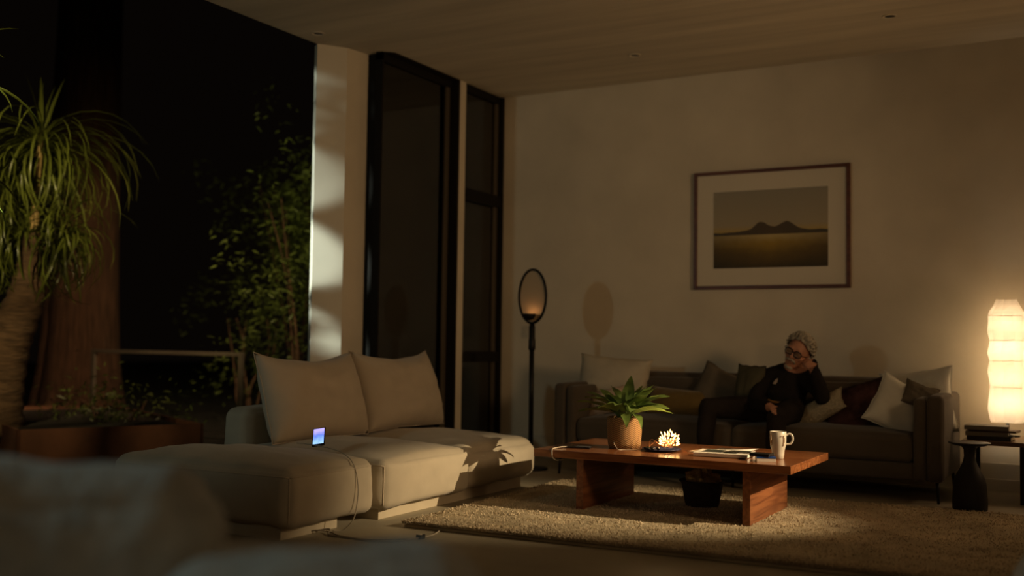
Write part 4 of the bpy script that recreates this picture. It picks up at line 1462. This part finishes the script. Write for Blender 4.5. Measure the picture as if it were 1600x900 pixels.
for i in range(len(keys) - 1):
    for s_ in range(hx):
        s2 = (s_ + 1) % hx
        sf.append((i * hx + s_, i * hx + s2, (i + 1) * hx + s2, (i + 1) * hx + s_))
from_data('shade', sv, sf, shade, pl_, False)
rb = MB()
for i in (0, 4, 8, 11, 14, 17):
    rb.tube([sv[i * hx + s_] for s_ in range(hx)], 0.0018, 6, closed=True)
rb.build('shade_ribs', mat('rib_wire', (0.5, 0.42, 0.3), 0.6), pl_, True)
MB().tube([(0, 0, 0.10), (0, 0, 0.80)], 0.006, 8).build('stem', M['black_metal'], pl_, True)
for z_, e_ in ((0.25, 2.6), (0.45, 1.9), (0.65, 2.3), (0.84, 1.8)):
    light('paper_lamp_bulb', 'POINT', (-0.618, 8.70 - 0.03, TZ + z_), e_, (1.0, 0.80, 0.56), 0.05)

# unseen film spotlight; its added flag plate cuts the beam above the sofa seats
hl = thing('floor_lamp', 'unseen black film spotlight with an added flag plate beyond the right edge', 'lamp', (1.52, 6.8, 0))
MB().lathe([(0.16, 0), (0.16, 0.015), (0.02, 0.02), (0.014, 0.04)], segs=32).build('base', M['black_metal'], hl, True)
MB().tube([(0.06, 0, 0.02), (0.06, 0, 2.10)], 0.013, 12).build('pole', M['black_metal'], hl, True)
hd = MB()
hd.add([(-0.42, -0.22, 1.972), (-0.42, 0.22, 1.972), (0.05, 0.12, 2.16), (0.05, -0.12, 2.16), (-0.42, -0.22, 1.977), (-0.42, 0.22, 1.977), (0.05, 0.12, 2.165), (0.05, -0.12, 2.165)],
       [(0, 1, 2, 3), (7, 6, 5, 4), (0, 4, 5, 1), (1, 5, 6, 2), (2, 6, 7, 3), (3, 7, 4, 0)])
hd.box((0.045, -0.12, 2.02), (0.055, 0.12, 2.165))
hd.build('flag_plate', M['black_metal'], hl)

# ================================================================== ARMCHAIRS AT THE EDGE OF THE VIEW
ac = thing('armchair', 'blurred grey woolly armchair close to the camera at the lower left', 'armchair', (-1.62, 1.52, 0))
ac.rotation_euler = (0, 0, R(29))
# local x: to the right in the picture, local y: away from the camera
Puff((-0.75, -0.12, 0.10), (0.08, 0.14, 0.790), 0.11, 0.03, 0.02, 0.03, 51, 3.0).build('backrest', M['boucle'], ac, 30)
Puff((0.02, -0.30, 0.10), (0.62, 0.16, 0.655), 0.08, 0.02, 0.02, 0.02, 53, 3.0).build('arm', M['boucle'], ac, 26)
Puff((-0.70, -0.75, 0.10), (0.55, -0.10, 0.44), 0.08, 0.03, 0.02, 0.02, 54, 3.0).build('seat', M['boucle'], ac, 22)
for x_ in (-0.6, 0.5):
    for y_ in (-0.65, 0.02):
        MB().tube([(x_, y_, 0.0), (x_, y_, 0.12)], [0.018, 0.022], 10).build('leg', M['ebony'], ac, True)

ac2 = thing('pouf', 'pale beige pouf cut off by the right edge of the view', 'pouf', (-0.03, 3.68, 0))
Puff((-0.22, -0.42, 0.03), (0.5, 0.5, 0.40), 0.07, 0.02, 0.02, 0.01, 57).build('body', M['linen'], ac2, 22)
MB().box((-0.12, -0.3, 0), (0.4, 0.4, 0.04)).build('plinth', M['plinth'], ac2)

# ================================================================== GARDEN
A = Vector((-7.87, 5.65))
B = Vector((-7.2, 7.08))
dAB = (B - A).normalized()
nAB = Vector((-dAB.y, dAB.x))
A2 = A - dAB * 0.0
plan = [A2, B, B + nAB * 3.2, A2 + nAB * 3.2]
cen = sum(plan, Vector((0, 0))) / 4
planter = thing('planter', 'rust brown raised steel planter box below the trees outside', 'planter', (cen.x, cen.y, -0.04))
pw = MB()
for i in range(4):
    p0, p1 = plan[i], plan[(i + 1) % 4]
    dd = (p1 - p0).normalized()
    nn_ = Vector((-dd.y, dd.x)) * 0.03
    pw.prism([tuple(p0 - cen - dd * 0.0), tuple(p1 - cen + dd * 0.0), tuple(p1 - cen + nn_), tuple(p0 - cen + nn_)], 0, 0.34)
pw.build('walls', M['corten'], planter)
so_ = MB().prism([tuple((p_ - cen) * 0.985) for p_ in plan], 0.0, 0.30)
so_.build('soil', M['soil'], planter)

# tall tree trunk
tr = thing('tree', 'massive red-barked tree trunk rising behind the drooping palm outside', 'tree', (-12.05, 9.55, -0.05))
tv, tf = [], []
ns, nz_ = 56, 60
for i in range(nz_ + 1):
    z_ = -0.1 + 8.5 * i / nz_
    r0 = 0.47 - 0.012 * z_ + 0.18 * math.exp(-max(0, z_) * 1.4)
    for s_ in range(ns):
        a_ = 2 * PI * s_ / ns
        fl_ = noise.fractal(Vector((math.cos(a_) * 5, math.sin(a_) * 5, z_ * 0.35)), 1, 2, 4)
        rr = r0 * (1 + 0.08 * fl_ + 0.025 * math.sin(a_ * 19 + 2 * fl_))
        tv.append((rr * math.cos(a_), rr * math.sin(a_), z_))
for i in range(nz_):
    for s_ in range(ns):
        s2 = (s_ + 1) % ns
        tf.append((i * ns + s_, i * ns + s2, (i + 1) * ns + s2, (i + 1) * ns + s_))
from_data('trunk', tv, tf, M['bark'], tr)
br = MB()
for k_ in range(7):
    a_ = k_ * 2.4
    z_ = 6.0 + 0.3 * k_
    p0 = Vector((0.2 * math.cos(a_), 0.2 * math.sin(a_), z_))
    d_ = Vector((math.cos(a_), math.sin(a_), 0.25))
    br.tube(bez([p0, p0 + d_ * 0.7, p0 + d_ * 1.6 + Vector((0, 0, -0.2))], 10), [0.07 - 0.006 * i for i in range(11)][:len(bez([p0, p0 + d_ * 0.7, p0 + d_ * 1.6], 10))], 8)
br.build('branch', M['bark'], tr, True)


def strap_crown(mb, c, count, length, rnd, up=0.6, wid=0.032, droop=(1.6, 2.9), part_front=False):
    for i in range(count):
        az = rnd.uniform(0, 2 * PI)
        el = rnd.uniform(-0.25, 1.25) if rnd.random() < up else rnd.uniform(-0.7, 0.4)
        d_ = Vector((math.cos(az) * math.cos(el), math.sin(az) * math.cos(el), math.sin(el)))
        if part_front and abs((az + 0.64 + PI) % (2 * PI) - PI) < 0.45 and el < 1.0 and rnd.random() < 0.85:
            continue
        l_ = length * rnd.uniform(0.45, 1.15)
        leaf_blade(mb, Vector(c) + d_ * 0.02 + Vector((0, 0, rnd.uniform(-0.10, 0.08))), d_, l_, wid * rnd.uniform(.7, 1.2), rnd.uniform(*droop), 8, 0.22, rnd.uniform(-.4, .4), 0, 0.55)


rnd = random.Random(8)
pmx = thing('palm_tree', 'drooping strap-leaved palm lit green at the left edge outside', 'palm', (-8.72, 6.05, 0.24))
O_ = Vector(pmx.location)
tk = [(-8.75, 6.00, 0.2), (-8.72, 6.02, 0.55), (-8.62, 6.05, 1.0), (-8.45, 6.08, 1.35), (-8.36, 6.10, 1.7), (-8.35, 6.10, 2.0)]
tkp = bez([Vector(p_) - O_ for p_ in tk], 40)
MB().tube(tkp, [0.30 - 0.20 * (i / (len(tkp) - 1)) ** 0.8 + 0.01 * math.sin(i * 2.2) for i in range(len(tkp))], 20).build('trunk', M['palm_bark'], pmx, True)
stp = bez([Vector(p_) - O_ for p_ in [(-8.35, 6.10, 1.9), (-8.36, 6.10, 2.3), (-8.34, 6.10, 2.62), (-8.31, 6.10, 2.85)]], 24)
MB().tube(stp, [0.045 - 0.0008 * i for i in range(len(stp))], 12).build('stem', M['palm_stem'], pmx, True)
heads = [((-8.31, 6.10, 2.78), 300, 1.10), ((-8.70, 6.00, 2.40), 170, 0.95), ((-8.42, 6.05, 2.0), 190, 0.74), ((-8.12, 6.25, 2.02), 130, 0.70), ((-8.82, 5.95, 1.95), 150, 0.80)]
for c_, n_, l_ in heads:
    mb = MB()
    strap_crown(mb, Vector(c_) - O_, n_, l_, rnd, 0.72, 0.021, (1.9, 3.1), True)
    if c_[2] > 2.7:
        for k_ in range(5):
            d_ = Vector((rnd.uniform(-.35, .35), rnd.uniform(-.3, .3), 1))
            leaf_blade(mb, Vector(c_) - O_, d_, 0.72, 0.035, 0.35, 8, 0.2, rnd.uniform(-1, 1), 0, 0.55)
    mb.build('crown', M['palm_leaf'], pmx, True)

# the palm's neighbour beside the terrace, just outside the view, shades the pillar
pm2 = thing('palm_tree', 'second slim palm beside the terrace, its fronds shading the white pillar', 'palm', (-6.27, 3.95, -0.04))
O2 = Vector(pm2.location)
MB().tube(bez([(0, 0, 0), (0.03, 0.02, 0.6), (0.0, 0.0, 1.3), (-0.02, 0, 2.75)], 24), [0.05 - 0.0012 * i for i in range(25)], 12).build('trunk', M['palm_bark'], pm2, True)
rnd = random.Random(21)
for c_, n_, l_ in (((0, 0, 2.75), 26, 0.55), ((0, 0, 2.05), 26, 0.55), ((0.03, 0, 1.45), 18, 0.42)):
    mb = MB()
    strap_crown(mb, c_, n_, l_, rnd, 0.7, 0.04, (1.0, 2.2))
    mb.build('crown', M['palm_leaf'], pm2, True)

# handrail
hr = thing('handrail', 'thin dark metal handrail frame standing outside beside the big trunk', 'railing', (-8.75, 8.0, -0.04))
MB().box((-1.13, -0.022, 0.945), (1.14, 0.022, 0.985), bevel=0.004).build('top_rail', M['sash'], hr)
for x_ in (-1.10, 1.11):
    MB().box((x_ - 0.025, -0.02, 0.0), (x_ + 0.025, 0.02, 0.946), bevel=0.003).build('post', M['sash'], hr)


def bush(name, label, c, rad, count, leaf, rnd, stems=5, mat_='bush_leaf', sparse=0.0):
    root = thing(name, label, 'shrub', (c[0], c[1], -0.04), 0, 'shrubs in the dark garden')
    sm_ = MB()
    tips = []
    for k_ in range(stems):
        a_ = 2 * PI * k_ / stems + rnd.uniform(-.3, .3)
        pts = [(0.08 * math.cos(a_), 0.08 * math.sin(a_), 0)]
        for q in (0.35, 0.7, 1.0):
            pts.append((rad[0] * 0.6 * q * math.cos(a_) + rnd.uniform(-.1, .1), rad[1] * 0.6 * q * math.sin(a_) + rnd.uniform(-.1, .1), (c[2] + rad[2] * 0.6) * q))
        b_ = bez(pts, 15)
        sm_.tube(b_, [0.022 - 0.0012 * i for i in range(len(b_))], 6)
        tips += b_[6:]
    sm_.build('branches', M['bark'], root, True)
    lv = MB()
    clumps = [Vector((rnd.gauss(0, .5) * rad[0], rnd.gauss(0, .5) * rad[1], c[2] + rnd.gauss(0, .5) * rad[2])) for _ in range(max(6, count // 28))]
    for i in range(count):
        q = rnd.choice(clumps)
        p_ = q + Vector((rnd.gauss(0, .12), rnd.gauss(0, .12), rnd.gauss(0, .14)))
        az = rnd.uniform(0, 2 * PI)
        d_ = Vector((math.cos(az), math.sin(az), rnd.uniform(-.7, .5)))
        leaf_blade(lv, p_, d_, leaf * rnd.uniform(.6, 1.2), leaf * 0.22, rnd.uniform(0, .8), 3, 0.15, rnd.uniform(-1, 1))
    lv.build('foliage', M[mat_], root, True)
    return root


rnd = random.Random(33)
bush('shrub', 'leafy shrub with lit yellow-green leaves beside the white pillar', (-7.95, 9.3, 1.9), (0.65, 0.7, 1.3), 2600, 0.11, rnd)
bush('shrub', 'tall dark shrub between the tree trunk and the lit shrub', (-9.9, 11.6, 2.5), (1.3, 0.8, 1.5), 2600, 0.13, rnd)
bush('shrub', 'dim thin shrub growing up behind the metal handrail', (-9.3, 9.9, 0.9), (0.6, 0.5, 0.8), 500, 0.11, rnd)
bush('shrub', 'dark shrub seen through the tall window glass', (-7.2, 11.6, 1.6), (0.9, 0.8, 1.1), 1100, 0.12, rnd)
bush('shrub', 'low dark groundcover shrub in the steel planter', (-8.6, 7.3, 0.42), (0.9, 0.5, 0.12), 700, 0.09, rnd, 4)
